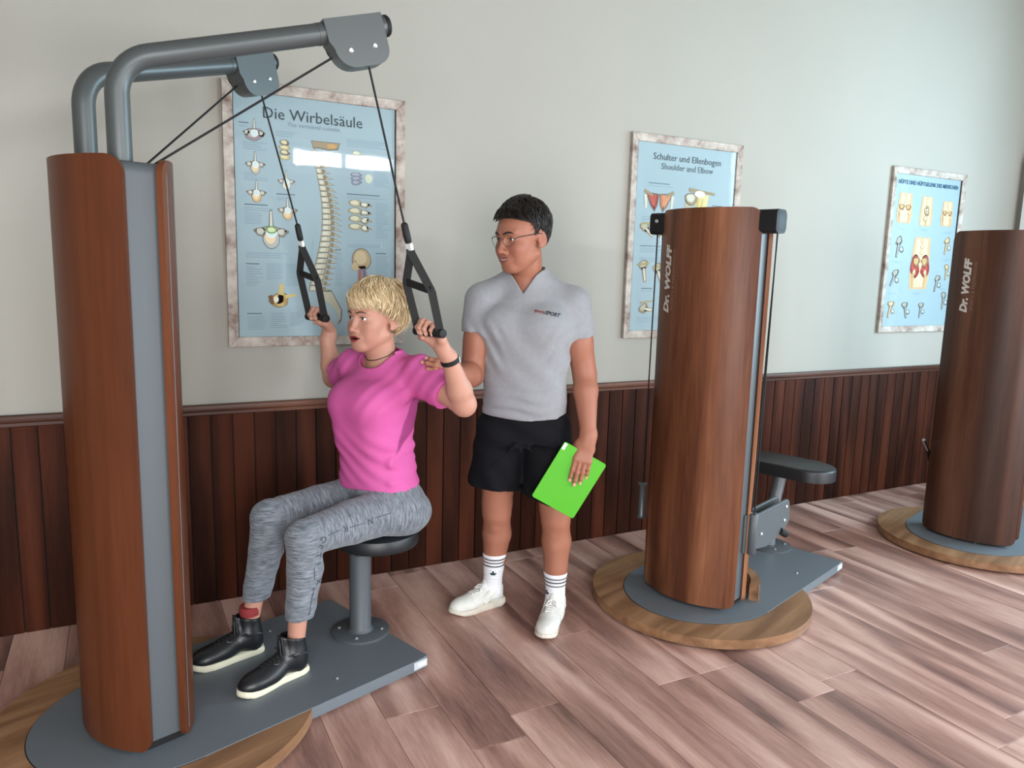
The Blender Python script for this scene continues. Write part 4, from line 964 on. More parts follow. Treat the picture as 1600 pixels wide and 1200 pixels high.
def shoe(parent, heel, toe, z0, L, style, sole_m, upper_m, lace_m, flip=1):
    h, t = np.array(heel), np.array(toe); d = unit(np.append(t-h, 0)); ang = math.atan2(d[1], d[0])
    M = Matrix.Translation((h[0], h[1], z0)) @ Matrix.Rotation(ang, 4, 'Z')
    w = 0.100 if style == 'sneaker' else 0.092; st = 0.030 if style == 'sneaker' else 0.024
    bm = bmesh.new(); o2 = [(x, y*flip) for x, y in shoe_outline(L, w)]
    if flip < 0: o2 = o2[::-1]
    n = len(o2); rings = []
    lay = ((0.0, 0.955), (0.004, 0.99), (st*0.55, 1.0), (st, 0.985), (st+0.001, 0.92)) if style != 'sneaker' else ((0.0, 0.93), (0.005, 0.985), (st*0.5, 1.02), (st, 0.99), (st+0.001, 0.9))
    for z, g in lay:
        r = []
        for x, y in o2:
            f = x/L; zz = z
            if style == 'sneaker': zz = z*(1.25-0.45*sst(0.15, 0.75, f))+(0.010*sst(0.80, 1.0, f) if z < 0.01 else 0.008*sst(0.85, 1.0, f))
            else: zz = z+0.006*sst(0.85, 1.0, f)
            r.append(bm.verts.new((L/2+(x-L/2)*g, y*g, float(zz))))
        rings.append(r)
    for a, b in zip(rings, rings[1:]):
        for i in range(n): bm.faces.new((a[i], a[(i+1) % n], b[(i+1) % n], b[i]))
    bm.faces.new(rings[0][::-1]); bm.faces.new(rings[-1]); bmesh.ops.transform(bm, matrix=M, verts=bm.verts)
    root = from_bm('shoe', bm, sole_m, parent, 50)
    v = Vol(axis(-0.02, L+0.02, 0.0032), axis(-0.065, 0.065, 0.0032), axis(0.0, 0.19, 0.0032)); s = L/0.27
    v.cone((0.042*s, 0, 0.040), (0.050*s, 0, 0.085), 0.038, 0.036, 0.02); v.cone((0.07*s, 0, 0.070), (0.15*s, 0, 0.048), 0.040, 0.034, 0.03)
    v.ell((0.175*s, 0.003*flip, 0.040), (0.075*s, 0.046, 0.032), 0.03); v.ell((0.214*s, 0.002*flip, 0.034), (0.050*s, 0.039, 0.024), 0.025)
    if style == 'hightop':
        v.cone((0.052*s, 0, 0.07), (0.055*s, 0, 0.150), 0.043, 0.0435, 0.025); v.cone((0.095*s, 0, 0.10), (0.104*s, 0, 0.160), 0.020, 0.015, 0.015, flat=((1, 0, 0), 0.5))
        v.fn(lambda X, Y, Z: Z-0.150-0.25*(X-0.06), 'i', None, None) ; v.cone((0.057*s, 0, 0.19), (0.057*s, 0, 0.125), 0.0375, 0.036, 0.003, 's')
        for q in (-1, 1): v.cone((0.02, 0.043*q, 0.085), (0.10*s, 0.045*q, 0.10), 0.003, 0.003, 0.004)
    else:
        v.cone((0.050*s, 0, 0.07), (0.046*s, 0, 0.100), 0.036, 0.037, 0.02); v.cone((0.105*s, 0, 0.085), (0.098*s, 0, 0.118), 0.020, 0.015, 0.015, flat=((1, 0, 0), 0.45))
        v.fn(lambda X, Y, Z: Z-0.098-0.10*(X-0.05)-0.045*sst(0.075, 0.11, X), 'i'); v.cone((0.056*s, 0, 0.16), (0.056*s, 0, 0.088), 0.0335, 0.032, 0.003, 's')
        for q in (-1, 1):
            v.cone((0.03, 0.040*q, 0.055), (0.15*s, 0.040*q, 0.045), 0.004, 0.005, 0.005); v.cone((0.06*s, 0.041*q, 0.085), (0.12*s, 0.046*q, 0.035), 0.004, 0.004, 0.005); v.cone((0.09*s, 0.036*q, 0.088), (0.165*s, 0.043*q, 0.036), 0.004, 0.004, 0.005)
    v.fn(lambda X, Y, Z: (st*0.7)-Z, 'i')
    V, Q = v.build(1); V = (np.c_[V, np.ones(len(V))] @ np.array(M).T)[:, :3]
    up = fast_mesh('shoe_upper', V, Q, upper_m, root)
    b = bvh_of(up)
    def surf(x, y):
        p = M @ Vector((x, y, 0.25)); hit = b.ray_cast(p, Vector((0, 0, -1))); return (hit[0] if hit[0] is not None else p)+Vector((0, 0, 0.0015))
    for k in range(5 if style == 'sneaker' else 6):
        x = (0.108+0.014*k)*s
        for q in (-1, 1): tube('lace', [surf(x-0.004+0.008*j/4, (-0.020+0.040*j/4)*q*(1-0.04*k)) for j in range(5)], 0.0028, lace_m, root, 6)
    if style == 'sneaker':
        for q in (-1, 1): tube('lace_bow', [surf(0.11*s, 0.004*q)+Vector((0, 0, 0.003)), surf(0.118*s, 0.016*q)+Vector((0, 0, 0.012)), surf(0.135*s, 0.024*q)+Vector((0, 0, 0.006)), surf(0.128*s, 0.010*q)+Vector((0, 0, 0.004)), surf(0.112*s, 0.002*q)+Vector((0, 0, 0.003))], 0.0026, lace_m, root, 6)
    else:
        c = surf(0.135*s, 0.026)
        tube('buckle', [c+(M.to_3x3() @ Vector((0.011*math.cos(a), 0.010*math.sin(a), 0.003))) for a in [2*math.pi*i/12 for i in range(13)]], 0.0017, CHROME, root, 6)
    return root

# ------------------------------------------------------------------ the seated woman
UX, UY = math.cos(TH), math.sin(TH)
WO = (MC[0][0]+0.865*UX, MC[0][1]+0.865*UY, 0.0)
wm = empty('person', WO, TH-math.pi/2)
setp(wm, 'seated person in pink t-shirt and grey leggings pulling two cable handles down beside the head', 'person')
SK_W, LIP_W, BL_W = (180, 132, 113), (140, 58, 58), (176, 108, 94)
SKIN_W = vcol_mat('skin_light', 0.5, 0.35, sss=0.12, bump=0.05, bscale=260)
HO_W, HR_W, HS_W = np.array((0.0, -0.006, 1.302)), rotz(0.12) @ rotx(0.0), 1.07
v = Vol(axis(-0.47, 0.49, 0.006, ((-0.105, 0.105, 0.0024), (0.325, 0.475, 0.0024), (-0.465, -0.315, 0.0024))), axis(-0.56, 0.20, 0.006, ((-0.155, 0.065, 0.0024),)), axis(0.05, 1.44, 0.006, ((1.16, 1.40, 0.0024),)))
mp_w = head(v, HO_W, HR_W, HS_W, False, 0.0034, 0.0); v.T = None
TW = [(0.485, 0, 0.020, 0.150, 0.110, 0.125), (0.55, 0, 0.020, 0.172, 0.125, 0.140), (0.64, 0, 0.012, 0.160, 0.125, 0.140), (0.72, 0, 0.004, 0.145, 0.125, 0.125), (0.80, 0, 0.002, 0.134, 0.122, 0.116), (0.88, 0, 0.006, 0.137, 0.122, 0.116),
      (0.96, 0, 0.014, 0.147, 0.118, 0.116), (1.03, 0, 0.024, 0.158, 0.100, 0.110), (1.085, 0, 0.030, 0.156, 0.082, 0.098), (1.13, 0, 0.034, 0.130, 0.064, 0.084), (1.175, 0, 0.034, 0.066, 0.050, 0.062)]
YAW_W = 0.20
SHL, SHR = (0.168, 0.078, 1.108), (-0.162, 0.006, 1.104)
ELL, ELR = (0.398, 0.098, 1.018), (-0.365, 0.040, 1.032)
WRL, WRR = (0.412, 0.010, 1.196), (-0.392, 0.026, 1.192)
v.prof(TW, 0.02, grow=-0.016, yaw=YAW_W)
v.cone((0, 0.032, 1.10), (0, 0.008, 1.245), 0.058, 0.056, 0.02)
v.cone((0, -0.010, 1.20), (0, -0.058, 1.218), 0.044, 0.034, 0.02)
for sh, el, wr in ((SHL, ELL, WRL), (SHR, ELR, WRR)):
    sh, el, wr = map(np.array, (sh, el, wr))
    v.cone(sh, el, 0.053, 0.045, 0.02); v.ell(sh*0.45+el*0.55+np.array((0, 0.006, -0.010)), 0.044, 0.01)
    v.cone(el, el*0.70+wr*0.30, 0.042, 0.045, 0.012); v.cone(el*0.70+wr*0.30, wr, 0.045, 0.027, 0.012); v.ell(el+(el-wr)*0.03, 0.040, 0.012)
nl = []
for wr, br, sg in ((WRL, (0.400, -0.070, 1.287), 1), (WRR, (-0.392, -0.020, 1.285), -1)):
    d = unit((0.00, -0.42, 0.91)); n = unit((0, -0.91, -0.42)); t = np.array((-1.0*sg, 0, 0))
    c = np.array(br); w0 = c-d*0.077-n*0.0285
    v.cone(np.array(wr), w0, 0.0262, 0.0265, 0.02)
    nl += hand(v, w0, d, n, t, ((40, 78, 62), (42, 80, 62), (42, 80, 62), (40, 80, 60)), ((0.022, 0.026, 0.008), (0.046, 0.040, 0.022), (0.066, 0.036, 0.046), (0.070, 0.014, 0.056)), 0.97)
KNL, KNR = (0.112, -0.392, 0.552), (-0.135, -0.395, 0.566)
ANL, ANR = (0.112, -0.432, 0.160), (-0.140, -0.478, 0.160)
HIPL, HIPR = (0.098, 0.01, 0.572), (-0.098, 0.01, 0.572)
for hp, kn, an in ((HIPL, KNL, ANL), (HIPR, KNR, ANR)):
    hp, kn, an = map(np.array, (hp, kn, an))
    v.cone(hp, kn, 0.078, 0.050, 0.03); v.cone(kn, an, 0.044, 0.030, 0.02)
    v.cone(an, an+np.array((0, 0.0, -0.055)), 0.030, 0.028, 0.02)
V, Q = v.build(1); C = head_paint(V, HO_W, HR_W, HS_W, mp_w, SK_W, LIP_W, BL_W, (58, 18, 20))
body_w = fast_mesh('body', V, Q, SKIN_W, wm, C)
nails_mesh(wm, nl, (224, 176, 160))
eyes(wm, HO_W, HR_W, HS_W, (66, 74, 62), (-0.12, 0.0)); brows(wm, bvh_of(body_w), HO_W, HR_W, HS_W, (84, 58, 44), 1.0, (40, 28, 24), 0.0056)
# t-shirt
PINK = vcol_mat('pink_jersey', 0.7, 0.3, bump=0.12, bscale=420)
v = Vol(axis(-0.38, 0.40, 0.0042, ((-0.10, 0.10, 0.003),)), axis(-0.26, 0.24, 0.0040), axis(0.60, 1.22, 0.0042, ((1.10, 1.2, 0.003),)))
v.prof(TW, 0.0, grow=0.006, yaw=YAW_W)
Ry = rotz(YAW_W)
v.ell(Ry @ np.array((0, -0.075, 0.985))+np.array((0, 0.012, 0)), (0.130, 0.098, 0.080), 0.06)
for q in (-1, 1): v.ell(Ry @ np.array((0.070*q, -0.095, 0.982))+np.array((0, 0.012, 0)), (0.072, 0.076, 0.074), 0.07)
v.cone(Ry @ np.array((-0.06, -0.075, 0.86)), Ry @ np.array((0.06, -0.075, 0.86)), 0.055, 0.055, 0.08)
v2 = Vol(v.xs, v.ys, v.zs)
for sh, el, f in ((SHL, ELL, 0.62), (SHR, ELR, 0.60)):
    sh, el = np.array(sh), np.array(el); e = sh+(el-sh)*(f+0.1); sx = np.sign(sh[0])
    v2.cone(sh, e, 0.064, 0.060, 0.03); v2.cone(sh+np.array((0, 0, 0.01)), (sh+np.array((0, 0.03, 1.12)))*np.array((0.5, 1, 0.5)), 0.05, 0.05, 0.04)
    v2.cone(sh*0.8+np.array((0, 0.004, 0.19)), e+np.array((0, 0, -0.006)), 0.05, 0.060, 0.02)
    dr = unit(el-sh); pe = sh+(el-sh)*(f+0.02)
    v2.fn(lambda X, Y, Z, pe=pe, dr=dr, sx=sx: np.where(X*sx > 0, (X-pe[0])*dr[0]+(Y-pe[1])*dr[1]+(Z-pe[2])*dr[2], -1), 'i')
v.merge(v2, 0.03)
# soft folds: pulls from the armpit to the bust and round the waist
v.fn(lambda X, Y, Z: 0.0022*np.sin((Z*1.0+X*0.5+Y*0.35)*95+2*np.sin(X*14))*sst(0.93, 0.80, Z)*sst(0.64, 0.72, Z)+0.0018*np.sin((X*1.2-Z*0.9+Y*0.5)*80)*sst(0.90, 0.98, Z)*sst(0.05, 0.14, np.abs(X)), 'add')
for q, sh in ((1, SHL), (-1, SHR)):
    for k in range(2):
        a = np.array((sh[0]-0.004*q, sh[1]-0.058, sh[2]-0.070-0.026*k)); b = Ry @ np.array((0.100*q, -0.125, 1.00-0.030*k)); v.cone(a, b, 0.006, 0.002, 0.022, 'u')
for z, y in ((0.705, 1), (0.745, -1), (0.795, 1)):
    v.cone(Ry @ np.array((0.120, 0.075, z+0.02)), Ry @ np.array((0.135, -0.07, z-0.014*y)), 0.006, 0.004, 0.028, 'u')
v.cone((0, 0.030, 1.085), (0, 0.030, 1.125), 0.090, 0.078, 0.04); v.cone((0, 0.052, 1.06), (0, -0.034, 1.29), 0.0785, 0.0785, 0.003, 's')
v.fn(lambda X, Y, Z: 0.652+0.02*Y+0.006*np.sin(X*22)-Z, 'i')
V, Q = v.build(3)
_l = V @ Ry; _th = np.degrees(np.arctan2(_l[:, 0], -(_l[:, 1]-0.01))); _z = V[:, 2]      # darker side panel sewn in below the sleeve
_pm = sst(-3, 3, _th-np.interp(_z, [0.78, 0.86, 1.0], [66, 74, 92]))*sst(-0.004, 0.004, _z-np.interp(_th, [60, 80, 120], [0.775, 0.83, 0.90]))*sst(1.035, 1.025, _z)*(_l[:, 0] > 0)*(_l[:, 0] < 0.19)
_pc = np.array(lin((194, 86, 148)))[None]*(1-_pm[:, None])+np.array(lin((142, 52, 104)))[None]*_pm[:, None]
shirt_w = fast_mesh('t_shirt', V, Q, PINK, wm, _pc)
bs = bvh_of(shirt_w)
# leggings
MARL = mat('grey_marl_leggings', (116, 122, 130), 0.8, bump=0.1, bscale=350, sheen=0.15)
def _marl():
    nt = MARL.node_tree; b = nt.nodes['Principled BSDF']; N = nt.nodes.new; Lk = nt.links.new
    tc = N('ShaderNodeTexCoord'); sx = N('ShaderNodeSeparateXYZ'); Lk(tc.outputs['Object'], sx.inputs[0]); mx = N('ShaderNodeMix'); mx.data_type = 'FLOAT'
    for i, (scl, rot) in enumerate((((14, 14, 130), 0.10), ((14, 130, 16), 0.35))):
        mp = N('ShaderNodeMapping'); mp.inputs['Scale'].default_value = scl; mp.inputs['Rotation'].default_value = (rot, 0, 0); Lk(tc.outputs['Object'], mp.inputs[0])
        q = N('ShaderNodeTexNoise'); q.inputs['Scale'].default_value = 1.7; q.inputs['Detail'].default_value = 5; q.inputs['Roughness'].default_value = 0.7; Lk(mp.outputs[0], q.inputs['Vector']); Lk(q.outputs[0], mx.inputs[2+i])
    mr = N('ShaderNodeMapRange'); mr.inputs['From Min'].default_value = -0.40; mr.inputs['From Max'].default_value = -0.34; Lk(sx.outputs[1], mr.inputs[0]); Lk(mr.outputs[0], mx.inputs[0]); n = mx
    r = N('ShaderNodeValToRGB'); e = r.color_ramp.elements; e[0].position = 0.34; e[0].color = (*lin((62, 67, 74)), 1); e[1].position = 0.66; e[1].color = (*lin((134, 140, 148)), 1)
    Lk(n.outputs[0], r.inputs[0]); Lk(r.outputs[0], b.inputs['Base Color'])
_marl()
v = Vol(axis(-0.25, 0.25, 0.0045), axis(-0.56, 0.24, 0.0045), axis(0.20, 0.74, 0.0045))
v.prof([s for s in TW if s[0] < 0.75], 0.0, grow=0.001, yaw=YAW_W)
for hp, kn, an in ((HIPL, KNL, ANL), (HIPR, KNR, ANR)):
    hp, kn, an = map(np.array, (hp, kn, an)); sx = np.sign(hp[0])
    m1_, m2_ = kn*0.70+an*0.30+np.array((0, 0.014, 0)), kn*0.36+an*0.64+np.array((0, 0.008, 0))
    v.cone(hp+np.array((0.008*sx, 0.02, 0.0)), kn*0.5+hp*0.5, 0.094, 0.081, 0.02); v.cone(hp*0.5+kn*0.5, kn, 0.081, 0.065, 0.012)
    v.cone(kn, m1_, 0.063, 0.0625, 0.012); v.cone(m1_, m2_, 0.0625, 0.052, 0.01); v.cone(m2_, an, 0.052, 0.040, 0.01)
v.ell((0.10, 0.06, 0.545), (0.105, 0.11, 0.085), 0.04); v.ell((-0.10, 0.06, 0.545), (0.105, 0.11, 0.085), 0.04)
v.fn(lambda X, Y, Z: 0.0014*np.sin((Z*0.6+Y)*120+3*np.sin(X*20))*sst(-0.46, -0.36, Y)*sst(-0.28, -0.36, Y)+0.0016*np.sin((Y*0.8-Z)*95+X*30)*sst(-0.10, -0.02, Y)*sst(0.56, 0.62, Z), 'add')
v.fn(lambda X, Y, Z: 0.472-Z, 'i', (-0.3, -0.17, 0.3), (0.3, 0.3, 0.6)); v.fn(lambda X, Y, Z: 0.262+0.05*(Y+0.45)-Z, 'i', (-0.3, -0.6, 0.15), (0.3, -0.3, 0.5)); v.fn(lambda X, Y, Z: Z-0.715, 'i')
V, Q = v.build(2); leg_w = fast_mesh('leggings', V, Q, MARL, wm); bl = bvh_of(leg_w)
DARKINK = mat('dark_print', (46, 50, 56), 0.7)
# lettering down the outer seam of the nearer leg, set upside down as in the photograph
def leg_char(ch, y, z, ang, size=0.034):
    Vt, Ft = text_data(ch, size, 0.0); c, s = math.cos(ang), math.sin(ang)
    print_on('leg_print', Vt, Ft, lambda a, b: (0.40, y+(a*c-b*s), z+(a*s+b*c)), (-1, 0, 0), bl, DARKINK, leg_w, 0.0014)
def leg_line(p, q):
    d = unit(np.array(q)-np.array(p)); nx = np.array((-d[1], d[0]))*0.0012; P = [np.array(p)+nx, np.array(q)+nx, np.array(q)-nx, np.array(p)-nx]
    print_on('leg_print', [(a, b, 0) for a, b in P], [(0, 1, 2, 3)], lambda a, b: (0.40, a, b), (-1, 0, 0), bl, DARKINK, leg_w, 0.0014)
leg_line((-0.074, 0.592), (-0.145, 0.588)); leg_char('N', -0.165, 0.592, math.pi+0.05); leg_line((-0.190, 0.579), (-0.250, 0.575)); leg_char('R', -0.266, 0.586, math.pi+0.05); leg_line((-0.287, 0.575), (-0.338, 0.566))
leg_char('G', -0.358, 0.566, math.pi+0.3); leg_char('E', -0.372, 0.536, math.pi+0.9); leg_char('T', -0.382, 0.500, 4.6); leg_char('I', -0.381, 0.468, 4.68); leg_line((-0.392, 0.458), (-0.390, 0.415)); leg_char('X', -0.380, 0.401, 4.7); leg_line((-0.390, 0.384), (-0.409, 0.285))
tube('sock_cuff', [np.array(ANR)+np.array((0, 0.001, 0.046+0.011*i)) for i in range(4)], [0.036, 0.0375, 0.0375, 0.036], mat('red_sock', (132, 40, 40), 0.8), wm, 24)
CREAM = mat('cream_rubber', (214, 208, 184), 0.6); BLKLEA = mat('black_leather', (24, 25, 28), 0.38, bump=0.25, bscale=120); BLKLACE = mat('black_lace', (30, 30, 32), 0.6)
shoe(wm, (0.103, -0.384), (0.122, -0.66), 0.053, 0.275, 'hightop', CREAM, BLKLEA, BLKLACE, 1)
shoe(wm, (-0.135, -0.428), (-0.152, -0.70), 0.053, 0.275, 'hightop', CREAM, BLKLEA, BLKLACE, -1)
# wrist band, necklace, earring
wv = unit(np.array(WRL)-np.array(ELL)); cw = np.array(WRL)-wv*0.012
a1 = unit(np.cross(wv, (1, 0, 0))); a2 = np.cross(wv, a1)
def band(name, c, ax, r, w, t, mt, parent):
    a1 = unit(np.cross(ax, (0.3, 1, 0.1))); a2 = np.cross(ax, a1); V, Fc = [], []; n = 32
    for i in range(n):
        q = a1*math.cos(2*math.pi*i/n)+a2*math.sin(2*math.pi*i/n)
        for rr, h in ((r, -w/2), (r+t, -w/2), (r+t, w/2), (r, w/2)): V.append(c+q*rr+ax*h)
    for i in range(n):
        for k in range(4): Fc.append((i*4+k, i*4+(k+1) % 4, ((i+1) % n)*4+(k+1) % 4, ((i+1) % n)*4+k))
    o = mesh(name, V, Fc, mt, parent); autosmooth(o, 40); return o
wb = band('wrist_band', cw, wv, 0.0300, 0.017, 0.004, BLACK, wm)
box('band_display', (-0.009, -0.011, 0), (0.009, 0.011, 0.003), WHITE, wb, 0.002, 1, Matrix.Translation(Vector(cw)+Vector((0.022, 0.024, 0.004))) @ Vector((0.62, 0.75, 0.2)).to_track_quat('Z', 'Y').to_matrix().to_4x4())
NECK = mat('dark_cord', (70, 44, 34), 0.6)
bb = bvh_of(body_w)
ring = []
for i in range(41):
    a = 2*math.pi*i/40; dv = Vector((math.sin(a), -math.cos(a), 0)); z = 1.172-0.026*math.cos(a)
    h = bb.ray_cast(Vector((0, 0.022, z))+dv*0.3, -dv); ring.append((h[0]+dv*0.0015) if h[0] is not None else Vector((0, 0.02, z))+dv*0.057)
tube('necklace', ring, 0.0019, NECK, wm, 6)
tube('earring', [HO_W+HR_W @ np.array((0.0800+0.0025, 0.008+0.006*math.cos(a), -0.038+0.006*math.sin(a))) for a in [2*math.pi*i/10 for i in range(11)]], 0.0016, mat('dark_silver', (96, 96, 92), 0.3, metal=1.0), wm, 6)
# hair: short blond crop
def scalp(o, R, s, rad, cen=(0, 0.012, 0.040), tilt=0.28):
    ax = np.array((0, math.sin(tilt), math.cos(tilt))); fr = np.array((0, -math.cos(tilt), math.sin(tilt)))
    def f(p, az, lift=0.0):
        d = ax*math.cos(p)+(fr*math.cos(az)+np.array((1.0, 0, 0))*math.sin(az))*math.sin(p)
        return np.array(o)+R @ ((np.array(cen)+d*(np.array(rad)+lift))*s)
    return f
def hair_cap(o, R, s, rad, pend, mt, parent, name, noise, extra=None, cen=(0, 0.012, 0.040), tilt=0.28, step=0.003):
    lo = np.array(o)-0.17*s; hi = np.array(o)+0.20*s
    v = Vol(axis(lo[0], hi[0], step), axis(lo[1], hi[1], step), axis(lo[2], hi[2], step)); v.at(o, R)
    v.ell(np.array(cen)*s, np.array(rad)*s, 0.0)
    if extra: extra(v)
    ax = np.array((0, math.sin(tilt), math.cos(tilt))); fr = np.array((0, -math.cos(tilt), math.sin(tilt)))
    def cut(X, Y, Z):
        l = [(X-o[0])*R[0, i]+(Y-o[1])*R[1, i]+(Z-o[2])*R[2, i] for i in range(3)]; l = [l[i]/s-cen[i] for i in range(3)]
        a = l[1]*ax[1]+l[2]*ax[2]; f = l[1]*fr[1]+l[2]*fr[2]; x = l[0]; p = np.arctan2(np.sqrt(f*f+x*x), a); az = np.arctan2(x, f)
        return (p-pend(az))*0.085*s
    v.fn(noise(o, R, s), 'add'); v.fn(cut, 'i'); v.T = None
    V, Q = v.build(1); return fast_mesh(name, V, Q, mt, parent)
rh = random.Random(21)
BLOND_B = mat('blond_base', (196, 164, 116), 0.6, var=0.22, vscale=30, stretch=(1, 1, 1))
BLOND = vcol_mat('blond_hair', 0.55, 0.3)
def pend_w(az):
    a = np.abs(az); return np.interp(a, [0, 0.45, 0.9, 1.25, 1.55, 1.9, 2.4, 3.1416], [1.62, 1.62, 1.66, 1.76, 1.84, 1.96, 2.22, 2.30]) if hasattr(az, 'shape') else float(np.interp(abs(az), [0, 0.45, 0.9, 1.25, 1.55, 1.9, 2.4, 3.1416], [1.62, 1.62, 1.66, 1.76, 1.84, 1.96, 2.22, 2.30]))
hw = hair_cap(HO_W, HR_W, HS_W, (0.0890, 0.118, 0.106), pend_w, BLOND_B, wm, 'hair', lambda o, R, s: (lambda X, Y, Z: 0.0012*np.sin(X*300+Y*210)), None)
f = scalp(HO_W, HR_W, HS_W, (0.0890, 0.118, 0.106)); L = []
pal = [lin(c) for c in ((196, 173, 136), (182, 156, 118), (206, 187, 152), (162, 134, 98), (190, 165, 126), (214, 198, 166))]
for i in range(1900):
    az = rh.uniform(-math.pi, math.pi); pe = pend_w(az); p0 = rh.uniform(0.0, pe*0.90); ln = rh.uniform(0.45, 0.85)
    front = abs(az) < 1.0
    p1 = min(p0+ln, pe+(rh.uniform(0.05, 0.42) if front else rh.uniform(0.04, 0.18)))
    if p1-p0 < 0.22: continue
    dz = rh.gauss(0.0, 0.10)+(0.40 if front else 0.0)*(0.5+p0*0.6); up = rh.uniform(0.003, 0.011); kick = rh.uniform(-0.002, 0.009)+(rh.uniform(0.006, 0.024) if abs(az) > 1.6 and p0 < 1.4 else 0)
    pts = []
    for j in range(8):
        t = j/7; p = p0+(p1-p0)*t; lift = 0.0005+up*math.sin(math.pi*min(1, t*1.15)*0.8)+kick*t*t
        if front and p > pe-0.15: lift = min(lift, 0.006)-0.016*sst(pe-0.15, pe+0.3, p)
        pts.append(Vector(f(p, az+dz*t*t, float(lift))))
    L.append((pts, rh.uniform(0.0014, 0.0030), pal[rh.randrange(6)]))
o = clumps('hair_locks', L, BLOND, hw, 8, 5); setp(o, kind='stuff')
# ------------------------------------------------------------------ the standing man
MAN = (1.466, 2.717, 0.0); _nn = unit((0.475, 0.880, 0)); MRZ = math.atan2(-_nn[0], _nn[1])
mm = empty('person', MAN, MRZ)
setp(mm, 'standing person in grey v-neck t-shirt, black shorts and glasses holding a green folder', 'person')
SK_M, LIP_M, BL_M = (156, 103, 82), (136, 72, 66), (152, 88, 70)
SKIN_M = vcol_mat('skin_tan', 0.5, 0.35, sss=0.12, bump=0.05, bscale=260)
HO_M, HR_M, HS_M = np.array((-0.012, -0.035, 1.628)), rotz(-0.82) @ rotx(0.16), 1.13
v = Vol(axis(-0.40, 0.36, 0.006, ((-0.155, 0.12, 0.0026), (0.20, 0.335, 0.0026), (-0.37, -0.25, 0.0026))), axis(-0.40, 0.22, 0.006, ((-0.18, 0.115, 0.0026), (-0.38, -0.25, 0.003))), axis(0.06, 1.79, 0.0065, ((1.49, 1.72, 0.0026), (0.66, 0.85, 0.0026), (1.08, 1.17, 0.003))))
mp_m = head(v, HO_M, HR_M, HS_M, True, 0.0, 1.0); v.T = None
TM = [(0.86, 0.010, 0.020, 0.165, 0.105, 0.120), (0.94, 0.012, 0.012, 0.168, 0.112, 0.112), (1.05, 0.012, 0.006, 0.166, 0.112, 0.106), (1.15, 0.012, 0.004, 0.176, 0.116, 0.110), (1.25, 0.012, 0.004, 0.188, 0.122, 0.114), (1.33, 0.012, 0.010, 0.190, 0.112, 0.108), (1.39, 0.012, 0.016, 0.168, 0.082, 0.094), (1.44, 0.012, 0.022, 0.112, 0.062, 0.078), (1.49, 0.010, 0.022, 0.066, 0.056, 0.064)]
YAW_M = -0.16
v.prof(TM, 0.02, grow=-0.017, yaw=YAW_M)
v.cone((0.010, 0.020, 1.40), (-0.002, 0.0, 1.57), 0.062, 0.066, 0.015)
for q in (-1, 1): v.cone((0.008, 0.03, 1.50), (0.12*q, 0.02, 1.405), 0.034, 0.024, 0.02); v.cone((0.0, -0.02, 1.53), (-0.03, -0.055, 1.535), 0.05, 0.036, 0.025)
SL, SR = np.array((0.200, 0.006, 1.372)), np.array((-0.172, 0.012, 1.376))
EL_, ER_ = np.array((0.258, 0.016, 1.085)), np.array((-0.205, -0.035, 1.075))
WL, WR = np.array((0.274, -0.098, 0.848)), np.array((-0.252, -0.225, 1.098))
for sh, el, wr in ((SL, EL_, WL), (SR, ER_, WR)):
    v.cone(sh, el, 0.062, 0.050, 0.02); v.ell(sh*0.45+el*0.55+np.array((0, -0.008, 0)), (0.053, 0.056, 0.085), 0.015)
    m = el*0.72+wr*0.28; v.cone(el, m, 0.048, 0.051, 0.012); v.cone(m, wr, 0.051, 0.031, 0.012)
# left hand: four fingers in front of the folder, thumb behind it
dL = unit((-0.20, -0.24, -0.95)); nL = unit(np.array((0.0, 0.97, -0.22))-dL*np.dot(dL, np.array((0.0, 0.97, -0.22)))); tL = np.cross(nL, dL); tL = tL if tL[0] < 0 else -tL
v.cone(WL, WL+dL*0.03, 0.030, 0.029, 0.02, flat=(nL, 0.8))
nlm = hand(v, WL+dL*0.012, dL, nL, tL, ((10, 8, 6), (8, 8, 6), (10, 10, 6), (12, 12, 8)), ((0.022, 0.028, 0.008), (0.050, 0.044, 0.030), (0.078, 0.040, 0.046), (0.100, 0.030, 0.046)), 1.04, 0.02)
